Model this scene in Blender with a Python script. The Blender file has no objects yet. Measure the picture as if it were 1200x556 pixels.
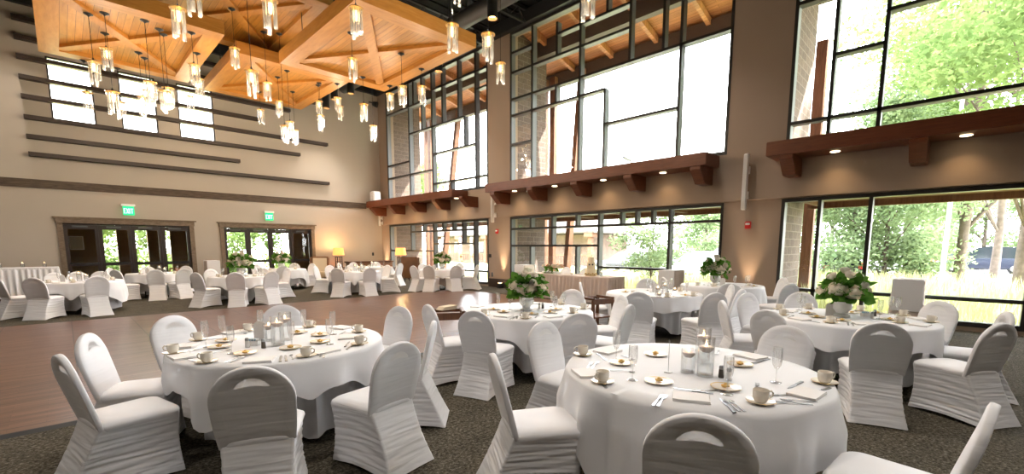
import bpy, math, random
from mathutils import Vector, Matrix
SC = bpy.context.scene
C = SC.collection
random.seed(11)
PI = math.pi
sin, cos = math.sin, math.cos

# ------------------------------------------------------------------ camera model (metres; window wall is x = XW, end wall is y = YE)
F, CX, CY, PITCH, YAW, H = 524.0, 600.0, 354.3, .123, .7844, 1.6
XW, YE = 12.15, 22.0
_fw = Vector((sin(YAW), cos(YAW), 0)); _rt = Vector((cos(YAW), -sin(YAW), 0)); _dn = Vector((0, 0, -1))
_f2 = cos(PITCH)*_fw + sin(PITCH)*_dn; _d2 = cos(PITCH)*_dn - sin(PITCH)*_fw
def ray(u, v): return _rt*((u-CX)/F) + _d2*((v-CY)/F) + _f2
def pz(u, v, z): d = ray(u, v); return Vector((0, 0, H)) + d*((z-H)/d.z)
def px(u, v, x): d = ray(u, v); return Vector((0, 0, H)) + d*(x/d.x)
def py(u, v, y): d = ray(u, v); return Vector((0, 0, H)) + d*(y/d.y)
def proj(p):
    q = Vector(p) - Vector((0, 0, H)); z = q.dot(_f2)
    return (F*q.dot(_rt)/z+CX, F*q.dot(_d2)/z+CY, z)
cam = bpy.data.cameras.new('camera'); co = bpy.data.objects.new('camera', cam); C.objects.link(co)
co.location = (0, 0, H); co.rotation_euler = (PI/2-PITCH, 0, -YAW)
cam.sensor_width = 36; cam.lens = F*36/1200; cam.shift_y = (CY-278)/1200; cam.clip_end = 400; cam.clip_start = .05
SC.camera = co

# ------------------------------------------------------------------ mesh building
class MB:
    def __init__(s): s.v = []; s.f = []
    def add(s, vs, fs):
        b = len(s.v); s.v += [tuple(p) for p in vs]; s.f += [tuple(b+i for i in f) for f in fs]; return s
    def box(s, x0, x1, y0, y1, z0, z1):
        if x0 > x1: x0, x1 = x1, x0
        if y0 > y1: y0, y1 = y1, y0
        if z0 > z1: z0, z1 = z1, z0
        return s.add([(x0,y0,z0),(x1,y0,z0),(x1,y1,z0),(x0,y1,z0),(x0,y0,z1),(x1,y0,z1),(x1,y1,z1),(x0,y1,z1)],
                     [(3,2,1,0),(4,5,6,7),(0,1,5,4),(1,2,6,5),(2,3,7,6),(3,0,4,7)])
    def obox(s, p, q, w, h, up=(0,0,1)):           # a bar from p to q, w wide and h high
        p, q = Vector(p), Vector(q); d = (q-p).normalized(); upv = Vector(up)
        if abs(d.dot(upv)) > .98: upv = Vector((1, 0, 0))
        a = d.cross(upv).normalized()*(w/2); b = a.cross(d).normalized()*(h/2)
        vs = [p-a-b, p+a-b, p+a+b, p-a+b, q-a-b, q+a-b, q+a+b, q-a+b]
        return s.add(vs, [(0,1,2,3),(7,6,5,4),(0,4,5,1),(1,5,6,2),(2,6,7,3),(3,7,4,0)])
    def loft(s, rings, cap0=True, cap1=True, closed=True, loop=False):
        n = len(rings[0]); b = len(s.v)
        for r in rings: s.v += [tuple(p) for p in r]
        m = len(rings)
        for i in range(m if loop else m-1):
            i2 = (i+1) % m
            for j in range(n if closed else n-1):
                k = (j+1) % n
                s.f.append((b+i*n+j, b+i*n+k, b+i2*n+k, b+i2*n+j))
        if not loop:
            if cap0: s.f.append(tuple(b+j for j in reversed(range(n))))
            if cap1: s.f.append(tuple(b+(m-1)*n+j for j in range(n)))
        return s
    def tube(s, pts, rad, n=8):
        pts = [Vector(p) for p in pts]; rings = []
        rad = rad if isinstance(rad, (list, tuple)) else [rad]*len(pts)
        for i, p in enumerate(pts):
            d = (pts[min(i+1, len(pts)-1)]-pts[max(i-1, 0)]).normalized()
            a = d.cross(Vector((0, 0, 1)) if abs(d.z) < .95 else Vector((0, 1, 0))).normalized(); c = d.cross(a)
            rings.append([p+(a*cos(2*PI*j/n)+c*sin(2*PI*j/n))*rad[i] for j in range(n)])
        return s.loft(rings)
    def lathe(s, prof, n=24, c=(0,0,0), caps=True):
        rings = [[(c[0]+r*cos(2*PI*j/n), c[1]+r*sin(2*PI*j/n), c[2]+z) for j in range(n)] for r, z in prof]
        return s.loft(rings, caps, caps)
    def prism(s, poly, axis, a, b):                 # polygon in the plane across axis, swept from a to b
        def P(p, t):
            return {'x': (t, p[0], p[1]), 'y': (p[0], t, p[1]), 'z': (p[0], p[1], t)}[axis]
        n = len(poly)
        return s.add([P(p, a) for p in poly]+[P(p, b) for p in poly],
                     [tuple(reversed(range(n))), tuple(range(n, 2*n))]+[(i, (i+1) % n, n+(i+1) % n, n+i) for i in range(n)])
    def ball(s, c, r, n=12, m=7, sz=1.0):
        prof = [(max(1e-4, r*sin(PI*i/m)), -r*sz*cos(PI*i/m)) for i in range(m+1)]
        return s.lathe(prof, n, c)
    def build(s, name, mat, parent=None, smooth=None, bevel=0, loc=None):
        me = bpy.data.meshes.new(name); me.from_pydata(s.v, [], s.f); me.update()
        import bmesh
        bm = bmesh.new(); bm.from_mesh(me); bmesh.ops.recalc_face_normals(bm, faces=bm.faces)
        if bevel:
            bmesh.ops.bevel(bm, geom=bm.edges[:], offset=bevel, segments=2, affect='EDGES', clamp_overlap=True)
        bm.to_mesh(me); bm.free()
        if smooth is not None:
            me.polygons.foreach_set('use_smooth', [True]*len(me.polygons)); me.set_sharp_from_angle(angle=math.radians(smooth))
        me.materials.append(mat)
        o = bpy.data.objects.new(name, me); C.objects.link(o)
        if parent is not None: o.parent = parent
        if loc is not None: o.location = loc
        return o
def fast(name, vs, fs, mat, parent=None, smooth=False):
    me = bpy.data.meshes.new(name); me.from_pydata(vs, [], fs); me.update()
    if smooth: me.polygons.foreach_set('use_smooth', [True]*len(me.polygons))
    me.materials.append(mat); o = bpy.data.objects.new(name, me); C.objects.link(o)
    if parent is not None: o.parent = parent
    return o
ALL_LABELS = {}
def tag(o, label, cat, group=None, kind=None):
    o['label'] = label; o['category'] = cat
    if group: o['group'] = group
    if kind: o['kind'] = kind
    ALL_LABELS.setdefault(label.lower(), []).append(o.name)
    return o
def thing(name, label, cat, loc=(0,0,0), rz=0, group=None):
    o = bpy.data.objects.new(name, None); C.objects.link(o)
    o.location = loc; o.rotation_euler = (0, 0, rz); o.empty_display_size = .1
    return tag(o, label, cat, group)
def struct(o): o['kind'] = 'structure'; return o
KIDS = {}
def copy_tree(o, parent=None):
    c = o.copy(); C.objects.link(c)
    if parent is not None: c.parent = parent
    for ch in o.children: copy_tree(ch, c)
    return c
PROTO = {}
def inst(proto, label, cat, loc, rz=0, group=None):   # first use moves the prototype itself, later uses copy it with its parts
    o = PROTO.get(proto.name)
    if o is None: PROTO[proto.name] = proto; o = proto
    else: o = copy_tree(proto)
    o.location = loc; o.rotation_euler = (0, 0, rz)
    for k in ('label', 'category', 'group'):
        if k in o: del o[k]
    return tag(o, label, cat, group)
def empty(name):
    o = bpy.data.objects.new(name, None); C.objects.link(o); o.empty_display_size = .1; return o

# ------------------------------------------------------------------ materials
def _new(name):
    m = bpy.data.materials.new(name); m.use_nodes = True
    nt = m.node_tree; return m, nt, nt.nodes['Principled BSDF'], nt.nodes['Material Output']
def _coord(nt, scale=(1,1,1), rot=(0,0,0), kind='Object'):
    tc = nt.nodes.new('ShaderNodeTexCoord'); mp = nt.nodes.new('ShaderNodeMapping')
    mp.inputs['Scale'].default_value = scale; mp.inputs['Rotation'].default_value = rot
    nt.links.new(tc.outputs[kind], mp.inputs['Vector']); return mp.outputs['Vector']
def _ramp(nt, fac, stops):
    r = nt.nodes.new('ShaderNodeValToRGB'); nt.links.new(fac, r.inputs['Fac'])
    e = r.color_ramp.elements
    while len(e) < len(stops): e.new(.5)
    for i, (p, c) in enumerate(stops): e[i].position = p; e[i].color = (*c, 1)
    return r.outputs['Color']
def _noise(nt, vec, scale, detail=3, rough=.55, dist=0):
    n = nt.nodes.new('ShaderNodeTexNoise'); n.inputs['Scale'].default_value = scale; n.inputs['Detail'].default_value = detail
    n.inputs['Roughness'].default_value = rough; n.inputs['Distortion'].default_value = dist
    nt.links.new(vec, n.inputs['Vector']); return n.outputs['Fac']
def _bump(nt, b, fac, strength, dist):
    n = nt.nodes.new('ShaderNodeBump'); n.inputs['Strength'].default_value = strength; n.inputs['Distance'].default_value = dist
    nt.links.new(fac, n.inputs['Height']); nt.links.new(n.outputs['Normal'], b.inputs['Normal'])
def plain(name, col, rough=.6, metal=0, spec=.4, var=0, vscale=3, bump=None, sheen=0, kind='Object'):
    m, nt, b, o = _new(name)
    b.inputs['Base Color'].default_value = (*col, 1); b.inputs['Roughness'].default_value = rough
    b.inputs['Metallic'].default_value = metal; b.inputs['Specular IOR Level'].default_value = spec
    if sheen: b.inputs['Sheen Weight'].default_value = sheen
    if var:
        f = _noise(nt, _coord(nt, kind=kind), vscale)
        nt.links.new(_ramp(nt, f, [(.3, [c*(1-var) for c in col]), (.7, [min(1, c*(1+var)) for c in col])]), b.inputs['Base Color'])
    if bump:
        sc, st, di = bump[:3]; mp = bump[3] if len(bump) > 3 else (1, 1, 1)
        _bump(nt, b, _noise(nt, _coord(nt, mp, kind=kind), sc, 4), st, di)
    return m
def wood(name, c0, c1, c2, rough=.45, grain=(1, 14, 14), scale=2.2, plank=None, kind='Object', spec=.35, rot=(0,0,0), knots=False):
    m, nt, b, o = _new(name)
    v = _coord(nt, grain, rot, kind)
    f = _noise(nt, v, scale, 5, .6, .4)
    col = _ramp(nt, f, [(.25, c0), (.5, c1), (.78, c2)])
    if plank:                                        # (width, length, mortar colour, axis rotation)
        w, l, mc, pr = plank
        br = nt.nodes.new('ShaderNodeTexBrick'); nt.links.new(_coord(nt, (1, 1, 1), pr, kind), br.inputs['Vector'])
        br.inputs['Scale'].default_value = 1; br.inputs['Brick Width'].default_value = l; br.inputs['Row Height'].default_value = w
        br.inputs['Mortar Size'].default_value = .004; br.inputs['Mortar Smooth'].default_value = .2; br.inputs['Bias'].default_value = 0
        br.inputs['Color1'].default_value = (.78, .78, .78, 1); br.inputs['Color2'].default_value = (1.12, 1.08, 1.02, 1); br.inputs['Mortar'].default_value = (*mc, 1)
        mx = nt.nodes.new('ShaderNodeMix'); mx.data_type = 'RGBA'; mx.blend_type = 'MULTIPLY'; mx.inputs[0].default_value = 1
        nt.links.new(col, mx.inputs[6]); nt.links.new(br.outputs['Color'], mx.inputs[7]); col = mx.outputs[2]
    if knots:
        vo = nt.nodes.new('ShaderNodeTexVoronoi'); vo.inputs['Scale'].default_value = 2.6
        nt.links.new(_coord(nt, (1, 1.6, 1), (0, 0, 0), kind), vo.inputs['Vector'])
        k = _ramp(nt, vo.outputs['Distance'], [(.035, (.25, .12, .04)), (.07, (1, 1, 1))])
        mx = nt.nodes.new('ShaderNodeMix'); mx.data_type = 'RGBA'; mx.blend_type = 'MULTIPLY'; mx.inputs[0].default_value = .9
        nt.links.new(col, mx.inputs[6]); nt.links.new(k, mx.inputs[7]); col = mx.outputs[2]
    nt.links.new(col, b.inputs['Base Color']); b.inputs['Roughness'].default_value = rough; b.inputs['Specular IOR Level'].default_value = spec
    _bump(nt, b, f, .12, .004)
    return m
def emit(name, col, s):
    m, nt, b, o = _new(name); b.inputs['Base Color'].default_value = (*col, 1)
    b.inputs['Emission Color'].default_value = (*col, 1); b.inputs['Emission Strength'].default_value = s; return m
def thin_glass(name, tint=(1,1,1), refl=.05, rough=.02, milk=0, edge=0):
    m, nt, b, o = _new(name); nt.nodes.remove(b)
    t = nt.nodes.new('ShaderNodeBsdfTransparent'); t.inputs['Color'].default_value = (*tint, 1)
    g = nt.nodes.new('ShaderNodeBsdfGlossy'); g.inputs['Roughness'].default_value = rough
    if edge:
        lw = nt.nodes.new('ShaderNodeLayerWeight'); lw.inputs['Blend'].default_value = .35
        nt.links.new(_ramp(nt, lw.outputs['Facing'], [(.0, tint), (.45, tint), (1, tuple(c*edge for c in tint))]), t.inputs['Color'])
    fr = nt.nodes.new('ShaderNodeLayerWeight'); fr.inputs['Blend'].default_value = .25
    mp = nt.nodes.new('ShaderNodeMapRange'); mp.inputs['To Min'].default_value = refl; mp.inputs['To Max'].default_value = min(1, refl*9+.12)
    nt.links.new(fr.outputs['Facing'], mp.inputs['Value'])
    mx = nt.nodes.new('ShaderNodeMixShader'); nt.links.new(mp.outputs['Result'], mx.inputs[0])
    nt.links.new(t.outputs[0], mx.inputs[1]); nt.links.new(g.outputs[0], mx.inputs[2]); out = mx.outputs[0]
    if milk:
        tr = nt.nodes.new('ShaderNodeBsdfTranslucent'); tr.inputs['Color'].default_value = (1, .98, .95, 1)
        di = nt.nodes.new('ShaderNodeBsdfDiffuse'); di.inputs['Color'].default_value = (1, .98, .95, 1)
        m0 = nt.nodes.new('ShaderNodeMixShader'); m0.inputs[0].default_value = .5
        nt.links.new(tr.outputs[0], m0.inputs[1]); nt.links.new(di.outputs[0], m0.inputs[2])
        m1 = nt.nodes.new('ShaderNodeMixShader'); m1.inputs[0].default_value = milk
        nt.links.new(out, m1.inputs[1]); nt.links.new(m0.outputs[0], m1.inputs[2]); out = m1.outputs[0]
    nt.links.new(out, o.inputs['Surface']); return m
def leafy(name, c0, c1, trans=.45, scale=1.5):
    m, nt, b, o = _new(name); nt.nodes.remove(b)
    col = _ramp(nt, _noise(nt, _coord(nt), scale, 3), [(.3, c0), (.7, c1)])
    d = nt.nodes.new('ShaderNodeBsdfDiffuse'); t = nt.nodes.new('ShaderNodeBsdfTranslucent')
    mx = nt.nodes.new('ShaderNodeMixShader'); mx.inputs[0].default_value = trans
    nt.links.new(col, d.inputs['Color']); nt.links.new(col, t.inputs['Color'])
    nt.links.new(d.outputs[0], mx.inputs[1]); nt.links.new(t.outputs[0], mx.inputs[2]); nt.links.new(mx.outputs[0], o.inputs['Surface'])
    return m
def fabric(name, col, wr=(2.2, 2.2, 30), strength=.5, dist=.012, rough=.75, sheen=.15, trans=0):
    m, nt, b, o = _new(name)
    b.inputs['Base Color'].default_value = (*col, 1); b.inputs['Roughness'].default_value = rough; b.inputs['Specular IOR Level'].default_value = .25
    b.inputs['Sheen Weight'].default_value = sheen
    f = _noise(nt, _coord(nt, wr, (.1, .16, 0)), 1.0, 1.6, .5, .5)
    _bump(nt, b, f, strength, dist)
    if trans:
        t = nt.nodes.new('ShaderNodeBsdfTranslucent'); t.inputs['Color'].default_value = (*col, 1)
        mx = nt.nodes.new('ShaderNodeMixShader'); mx.inputs[0].default_value = trans
        nt.links.new(b.outputs[0], mx.inputs[1]); nt.links.new(t.outputs[0], mx.inputs[2]); nt.links.new(mx.outputs[0], o.inputs['Surface'])
    return m
def brickmat(name, c1, c2, mortar, w, h, msize=.012, rot=(PI/2, 0, 0), bumpy=.6):
    m, nt, b, o = _new(name)
    br = nt.nodes.new('ShaderNodeTexBrick'); nt.links.new(_coord(nt, (1,1,1), rot), br.inputs['Vector'])
    br.inputs['Scale'].default_value = 1; br.inputs['Brick Width'].default_value = w; br.inputs['Row Height'].default_value = h
    br.inputs['Mortar Size'].default_value = msize; br.inputs['Color1'].default_value = (*c1, 1); br.inputs['Color2'].default_value = (*c2, 1); br.inputs['Mortar'].default_value = (*mortar, 1)
    n = _noise(nt, _coord(nt, (6, 6, 2)), 6, 5, .7)
    mx = nt.nodes.new('ShaderNodeMix'); mx.data_type = 'RGBA'; mx.blend_type = 'MULTIPLY'; mx.inputs[0].default_value = .8
    nt.links.new(br.outputs['Color'], mx.inputs[6]); nt.links.new(_ramp(nt, n, [(.3, (.6, .6, .6)), (.7, (1.2, 1.2, 1.2))]), mx.inputs[7])
    nt.links.new(mx.outputs[2], b.inputs['Base Color']); b.inputs['Roughness'].default_value = .9
    _bump(nt, b, n, bumpy, .03)
    return m
M = {}
M['wall'] = plain('tan wall paint', (.41, .355, .295), .85, spec=.2, var=.03, vscale=.5, bump=(60, .08, .004))
M['hall'] = plain('dark umber hall paint', (.11, .08, .06), .85, spec=.2)
M['pier'] = plain('shaded tan wall paint', (.33, .25, .19), .85, spec=.2, var=.03, vscale=.6, bump=(60, .08, .004))  # tan paint with the backlit window wall's shade put into the colour
M['ceiling'] = plain('black ceiling paint', (.012, .012, .013), .8, spec=.2)
M['steel'] = plain('black steel', (.018, .018, .019), .5, spec=.4)
M['duct'] = plain('grey duct', (.10, .10, .10), .5, metal=.6)
M['frame'] = plain('grey window metal', (.15, .155, .16), .45, metal=.2, spec=.5)
M['cap'] = plain('dark shaded window metal', (.022, .019, .017), .4, spec=.4)  # near-black stands for the unlit fronts of the grey mullions
M['glass'] = thin_glass('window glass', (.98, .98, .98), .015, .0)
M['darkwood'] = wood('dark stained slat', (.022, .014, .011), (.035, .022, .016), (.06, .038, .027), .5, (14, 1, 14))
M['band'] = wood('dark barn wood', (.03, .02, .014), (.075, .05, .034), (.14, .10, .065), .7, (1.5, 14, 16), 2.5)
M['casing'] = wood('grey brown casing', (.10, .07, .045), (.17, .12, .08), (.24, .18, .125), .65, (3, 10, 10), 3)
M['door'] = plain('dark brown door', (.028, .018, .016), .4, spec=.45, var=.1)
M['ledge'] = wood('cherry stained ledge', (.09, .027, .012), (.14, .043, .018), (.19, .062, .026), .38, (12, 1.2, 14), 2.0)
M['pine'] = wood('honey pine', (.37, .155, .022), (.48, .212, .034), (.56, .27, .055), .42, (9, 1.0, 9), 1.7, plank=(.14, 3.2, (.22, .2, .18), (0, 0, PI/2)), knots=True)
M['pinebeam'] = wood('honey pine beam', (.38, .15, .024), (.47, .20, .036), (.54, .25, .055), .42, (1.2, 8, 8), 1.6)
M['pinebeam_y'] = wood('honey pine beam lengthwise', (.38, .15, .024), (.47, .20, .036), (.54, .25, .055), .42, (8, 1.2, 8), 1.6)
M['pinered'] = wood('reddish pine side', (.38, .10, .02), (.48, .15, .03), (.55, .19, .045), .4, (8, 1.2, 8), 1.6)
M['parquet'] = None
M['chair'] = fabric('white stretch cover', (.81, .805, .825), (2.6, 2.6, 21), .75, .016)
M['chairback'] = fabric('white stretch cover back', (.81, .805, .825), (2.2, 2.2, 19), .55, .012)
M['sheer'] = fabric('single layer stretch cover', (.86, .85, .85), (1.6, 1.6, 26), .3, .006, trans=.6)
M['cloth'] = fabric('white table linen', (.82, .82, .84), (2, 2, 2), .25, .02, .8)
M['under'] = fabric('shaded white table linen long', (.60, .595, .605), (2, 2, 2), .25, .02, .8)  # same white linen, its shade below the overlay put into the grey
M['beigecloth'] = fabric('blush beige linen', (.66, .56, .50), (2.2, 2.2, 1), .3, .02, .8)
M['napkin'] = fabric('folded napkin', (.84, .81, .79), (6, 6, 6), .15, .006, .8)
M['china'] = plain('cream china', (.82, .76, .67), .18, spec=.55)
M['gold'] = plain('gold rim', (.62, .42, .16), .3, metal=.8)
M['plate'] = plain('ivory plate', (.80, .75, .68), .2, spec=.5)
M['roll'] = plain('butter pastry', (.72, .46, .14), .6, var=.25, vscale=40)
M['silver'] = plain('cutlery steel', (.40, .40, .41), .3, metal=1)
M['crystal'] = thin_glass('crystal', (.99, .99, .99), .07, .02, .05, .5)
M['vessel'] = thin_glass('vase glass', (.99, .99, .99), .06, .02, .02, .8)
M['water'] = thin_glass('water', (.96, .98, .99), .03, .0)
M['wax'] = plain('pink white wax', (.86, .72, .65), .5, spec=.4)
M['flame'] = emit('candle flame', (1, .62, .25), 7)
M['tube'] = thin_glass('pendant glass', (.97, .965, .95), .09, .06, milk=.10)
M['bulb'] = emit('warm bulb', (1, .66, .30), 2.6)
M['brass'] = plain('aged brass', (.62, .36, .10), .35, metal=.85)
M['black'] = plain('black plastic', (.012, .012, .012), .45)
M['white'] = plain('white plastic', (.80, .79, .77), .4)
M['stone'] = brickmat('split face block', (.15, .106, .082), (.11, .08, .064), (.20, .16, .135), .42, .2)
M['leather'] = plain('brown leather', (.20, .085, .03), .4, spec=.5, var=.2, vscale=4, bump=(30, .1, .004))
M['cream'] = plain('cream upholstery', (.66, .54, .38), .7)
M['walnut'] = wood('walnut chair wood', (.07, .025, .01), (.12, .045, .018), (.17, .07, .03), .4, (6, 6, 1), 3)
M['redwood'] = wood('reddish stool wood', (.2, .07, .035), (.28, .10, .05), (.35, .14, .07), .45, (6, 6, 1), 3)
M['shade'] = emit('lamp shade', (1, .46, .12), .27)
M['urn'] = plain('white ceramic urn', (.80, .79, .77), .3, spec=.5)
M['petal'] = leafy('cream hydrangea petals', (.84, .74, .56), (.92, .87, .76), .25, 14)
M['rose'] = leafy('white rose petals', (.84, .77, .66), (.92, .89, .82), .25, 10)
M['peach'] = leafy('peach rose petals', (.78, .52, .36), (.86, .70, .54), .25, 10)
M['green'] = leafy('bouquet leaves', (.05, .15, .02), (.14, .30, .05), .3, 9)
M['cake'] = plain('ivory icing', (.80, .70, .50), .5)
M['leaf1'] = leafy('summer maple leaves', (.10, .16, .05), (.23, .30, .11), .5, .9)
M['leaf2'] = leafy('pale birch leaves', (.15, .215, .11), (.28, .345, .19), .5, .9)
M['leaf3'] = leafy('spruce needles', (.07, .12, .07), (.13, .19, .11), .2, .9)
M['bark'] = plain('tree bark', (.11, .085, .07), .9, var=.3, vscale=5, bump=(8, .6, .05, (1, 1, .25)))
M['grass'] = leafy('tall meadow grass', (.34, .37, .14), (.55, .53, .29), .4, 2)
M['lawn'] = plain('sunlit lawn', (.34, .37, .15), .95, spec=.1, var=.35, vscale=.5)
M['asphalt'] = plain('parking lot asphalt', (.20, .195, .19), .9, var=.1)
M['patio'] = plain('pale concrete', (.22, .205, .19), .9, var=.08)
M['tire'] = plain('black tyre', (.015, .015, .015), .8)
M['carglass'] = plain('dark car glass', (.02, .025, .03), .08, spec=.6)
M['roofing'] = brickmat('grey shingles', (.085, .07, .065), (.12, .10, .09), (.04, .035, .03), .35, .18, .02, (0, 0, 0), .2)
M['timber'] = wood('brown timber', (.10, .042, .022), (.15, .066, .035), (.20, .095, .052), .6, (8, 8, 1), 2)
M['soffit'] = wood('orange soffit boards', (.42, .19, .075), (.52, .26, .11), (.60, .32, .15), .55, (14, 1.2, 14), 2, plank=(.12, 4, (.35, .3, .25), (0, 0, PI/2)))
M['steelbeam'] = plain('brown painted beam', (.10, .075, .06), .6)
M['siding'] = plain('pale brown siding', (.20, .14, .105), .8, var=.2, vscale=2, bump=(3, .5, .03, (1, 1, 12)))
M['ochre'] = plain('ochre lobby wall', (.22, .14, .065), .8)
M['lobbyfloor'] = plain('lobby tile', (.16, .12, .09), .4)
M['red'] = plain('red alarm', (.55, .02, .02), .4)
M['exitgreen'] = emit('green exit letters', (.0, .55, .17), .45)
M['exitpale'] = emit('pale exit letters', (.45, 1, .65), .5)
# carpet
m, nt, b, o = _new('speckled olive carpet')
v = _coord(nt)
f1 = _noise(nt, v, 38, 4, .75); f2 = _noise(nt, v, 3.2, 3, .6)
c1 = _ramp(nt, f1, [(.36, (.026, .022, .016)), (.52, (.095, .082, .061)), (.68, (.23, .21, .165))])
mx = nt.nodes.new('ShaderNodeMix'); mx.data_type = 'RGBA'; mx.blend_type = 'MULTIPLY'; mx.inputs[0].default_value = .7
nt.links.new(c1, mx.inputs[6]); nt.links.new(_ramp(nt, f2, [(.3, (.6, .6, .6)), (.7, (1.25, 1.25, 1.25))]), mx.inputs[7])
nt.links.new(mx.outputs[2], b.inputs['Base Color']); b.inputs['Roughness'].default_value = .95; b.inputs['Specular IOR Level'].default_value = .1
_bump(nt, b, f1, .8, .012); M['carpet'] = m
# dance floor
m, nt, b, o = _new('brown laminate dance floor')
v = _coord(nt)
g = _noise(nt, _coord(nt, (.6, 13, 1)), 2.2, 5, .62, .5)
base = _ramp(nt, g, [(.3, (.075, .038, .026)), (.5, (.15, .078, .052)), (.72, (.25, .142, .098))])
br = nt.nodes.new('ShaderNodeTexBrick'); nt.links.new(v, br.inputs['Vector'])
for k, val in (('Scale', 1), ('Brick Width', .48), ('Row Height', .08), ('Mortar Size', .002), ('Mortar Smooth', .3)): br.inputs[k].default_value = val
br.inputs['Color1'].default_value = (.82, .80, .80, 1); br.inputs['Color2'].default_value = (1.15, 1.13, 1.1, 1); br.inputs['Mortar'].default_value = (.55, .5, .5, 1)
sq = nt.nodes.new('ShaderNodeTexBrick'); nt.links.new(v, sq.inputs['Vector']); sq.offset = 0
for k, val in (('Scale', 1), ('Brick Width', .96), ('Row Height', .96), ('Mortar Size', .009), ('Mortar Smooth', .1)): sq.inputs[k].default_value = val
sq.inputs['Color1'].default_value = (.93, .93, .93, 1); sq.inputs['Color2'].default_value = (1.06, 1.05, 1.04, 1); sq.inputs['Mortar'].default_value = (.25, .22, .2, 1)
for tx in (br, sq):
    mx = nt.nodes.new('ShaderNodeMix'); mx.data_type = 'RGBA'; mx.blend_type = 'MULTIPLY'; mx.inputs[0].default_value = 1
    nt.links.new(base, mx.inputs[6]); nt.links.new(tx.outputs['Color'], mx.inputs[7]); base = mx.outputs[2]
nt.links.new(base, b.inputs['Base Color']); b.inputs['Roughness'].default_value = .3; b.inputs['Specular IOR Level'].default_value = .45
_bump(nt, b, g, .06, .003); M['parquet'] = m

# ================================================================== THE ROOM
XL, YB, ZC = -9.0, -13.0, 9.75
def cells(holes, a0, a1, z0, z1):
    As = sorted({a0, a1, *[h[0] for h in holes], *[h[1] for h in holes]}); Zs = sorted({z0, z1, *[h[2] for h in holes], *[h[3] for h in holes]})
    As = [a for a in As if a0 <= a <= a1]; Zs = [z for z in Zs if z0 <= z <= z1]
    out = []
    for i in range(len(As)-1):
        run = None
        for j in range(len(Zs)-1):
            ca, cz = (As[i]+As[i+1])/2, (Zs[j]+Zs[j+1])/2
            solid = not any(h[0] < ca < h[1] and h[2] < cz < h[3] for h in holes)
            if solid: run = [Zs[j] if run is None else run[0], Zs[j+1]]
            if (not solid or j == len(Zs)-2) and run: out.append((As[i], As[i+1], run[0], run[1])); run = None
    return out
struct(MB().box(XL, XW+.45, YB, YE+6.2, -.1, 0).build('floor', M['carpet']))
bays = [(13.5, 21.2), (4.45, 12.27), (-4.7, 3.13)]
ZL0, ZL1, ZU0, ZU1 = .08, 2.72, 3.93, 9.28
holes = [(a, b, ZL0, ZL1) for a, b in bays] + [(a, b, ZU0, ZU1) for a, b in bays]
w = MB()
for a, b, z0, z1 in cells(holes, YB, YE+.3, 0, ZC): w.box(XW, XW+.4, a, b, z0, z1)
struct(w.build('wall_right', M['pier']))
EW = [(.13, 1.24), (1.93, 2.98), (3.64, 4.82)]
DZ = 2.42
eholes = [(a, b, 5.82, 7.88) for a, b in EW] + [(.07, 3.67, 0, DZ), (4.86, 8.44, 0, DZ)]
w = MB()
for a, b, z0, z1 in cells(eholes, XL-.3, XW, 0, ZC): w.box(a, b, YE, YE+.3, z0, z1)
struct(w.build('wall_back', M['wall']))
struct(MB().box(XL-.3, XL, YB, YE, 0, ZC).build('wall_left', M['hall']))
struct(MB().box(XL-.3, XW+.4, YB-.3, YB, 0, ZC).build('wall_front', M['hall']))
# the flush bulkhead under the shelf, and the baseboards of the piers
struct(MB().box(XW-.09, XW, YB, YE, 2.74, 3.61).build('trim_1', M['pier'], bevel=.008))
k = 1
for a, b in ((21.2, YE), (12.27, 13.5), (3.13, 4.45), (YB, -4.7)):
    struct(MB().box(XW-.05, XW, a+.01, b-.01, 0, .34).build('baseboard_right', M['darkwood'], bevel=.01))
for a, b in ((XL, -.12), (3.87, 4.66), (8.63, XW)):
    struct(MB().box(a, b, YE-.03, YE, 0, .2).build('baseboard_back', M['darkwood'], bevel=.008))
# windows: verticals (y, z0, z1) and horizontals (z, y0, y1)
def window(n, y0, y1, z0, z1, V, Hh):
    t = .035; d0, d1 = XW+.022, XW+.21
    root = struct(empty('window_%d' % n)); root.location = (XW, y0, z0)
    body, cap = MB(), MB()
    bars = [(y0, y0+.07, z0, z1), (y1-.07, y1, z0, z1), (y0+.07, y1-.07, z0, z0+.09), (y0+.07, y1-.07, z1-.08, z1)]
    for y, a, b in V: bars.append((y-t, y+t, max(a, z0+.09), min(b, z1-.08)))
    for z, a, b in Hh: bars.append((max(a, y0+.07), min(b, y1-.07), z-t, z+t))
    for a, b, c, d in bars:
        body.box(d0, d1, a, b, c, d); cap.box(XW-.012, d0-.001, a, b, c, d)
    body.v = [(x-XW, y-y0, z-z0) for x, y, z in body.v]; cap.v = [(x-XW, y-y0, z-z0) for x, y, z in cap.v]
    body.build('window_frame', M['frame'], root, bevel=0); cap.build('frame_front_shade', M['cap'], root)  # dark strip carries the shade of the room-side face
    g = MB().box(.13, .136, .05, y1-y0-.05, .05, z1-z0-.05); g.build('glass_pane', M['glass'], root)
    return root
A, B = ZU0, ZU1
window(1, 13.5, 21.2, A, B, [(19.12, A, B), (17.24, A, B), (18.04, 6.9, B), (16.46, 6.9, B), (15.35, 6.93, B), (14.95, 5.73, 6.93), (14.25, A, B), (18.7, 8.15, B), (15.9, A, 4.43)],
       [(6.93, 15.0, 19.12), (8.48, 13.5, 17.24), (8.17, 17.24, 21.2), (5.74, 14.25, 17.24), (5.68, 19.12, 21.2), (5.06, 17.24, 21.2), (4.43, 13.5, 17.24), (7.81, 13.5, 14.25)])
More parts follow.
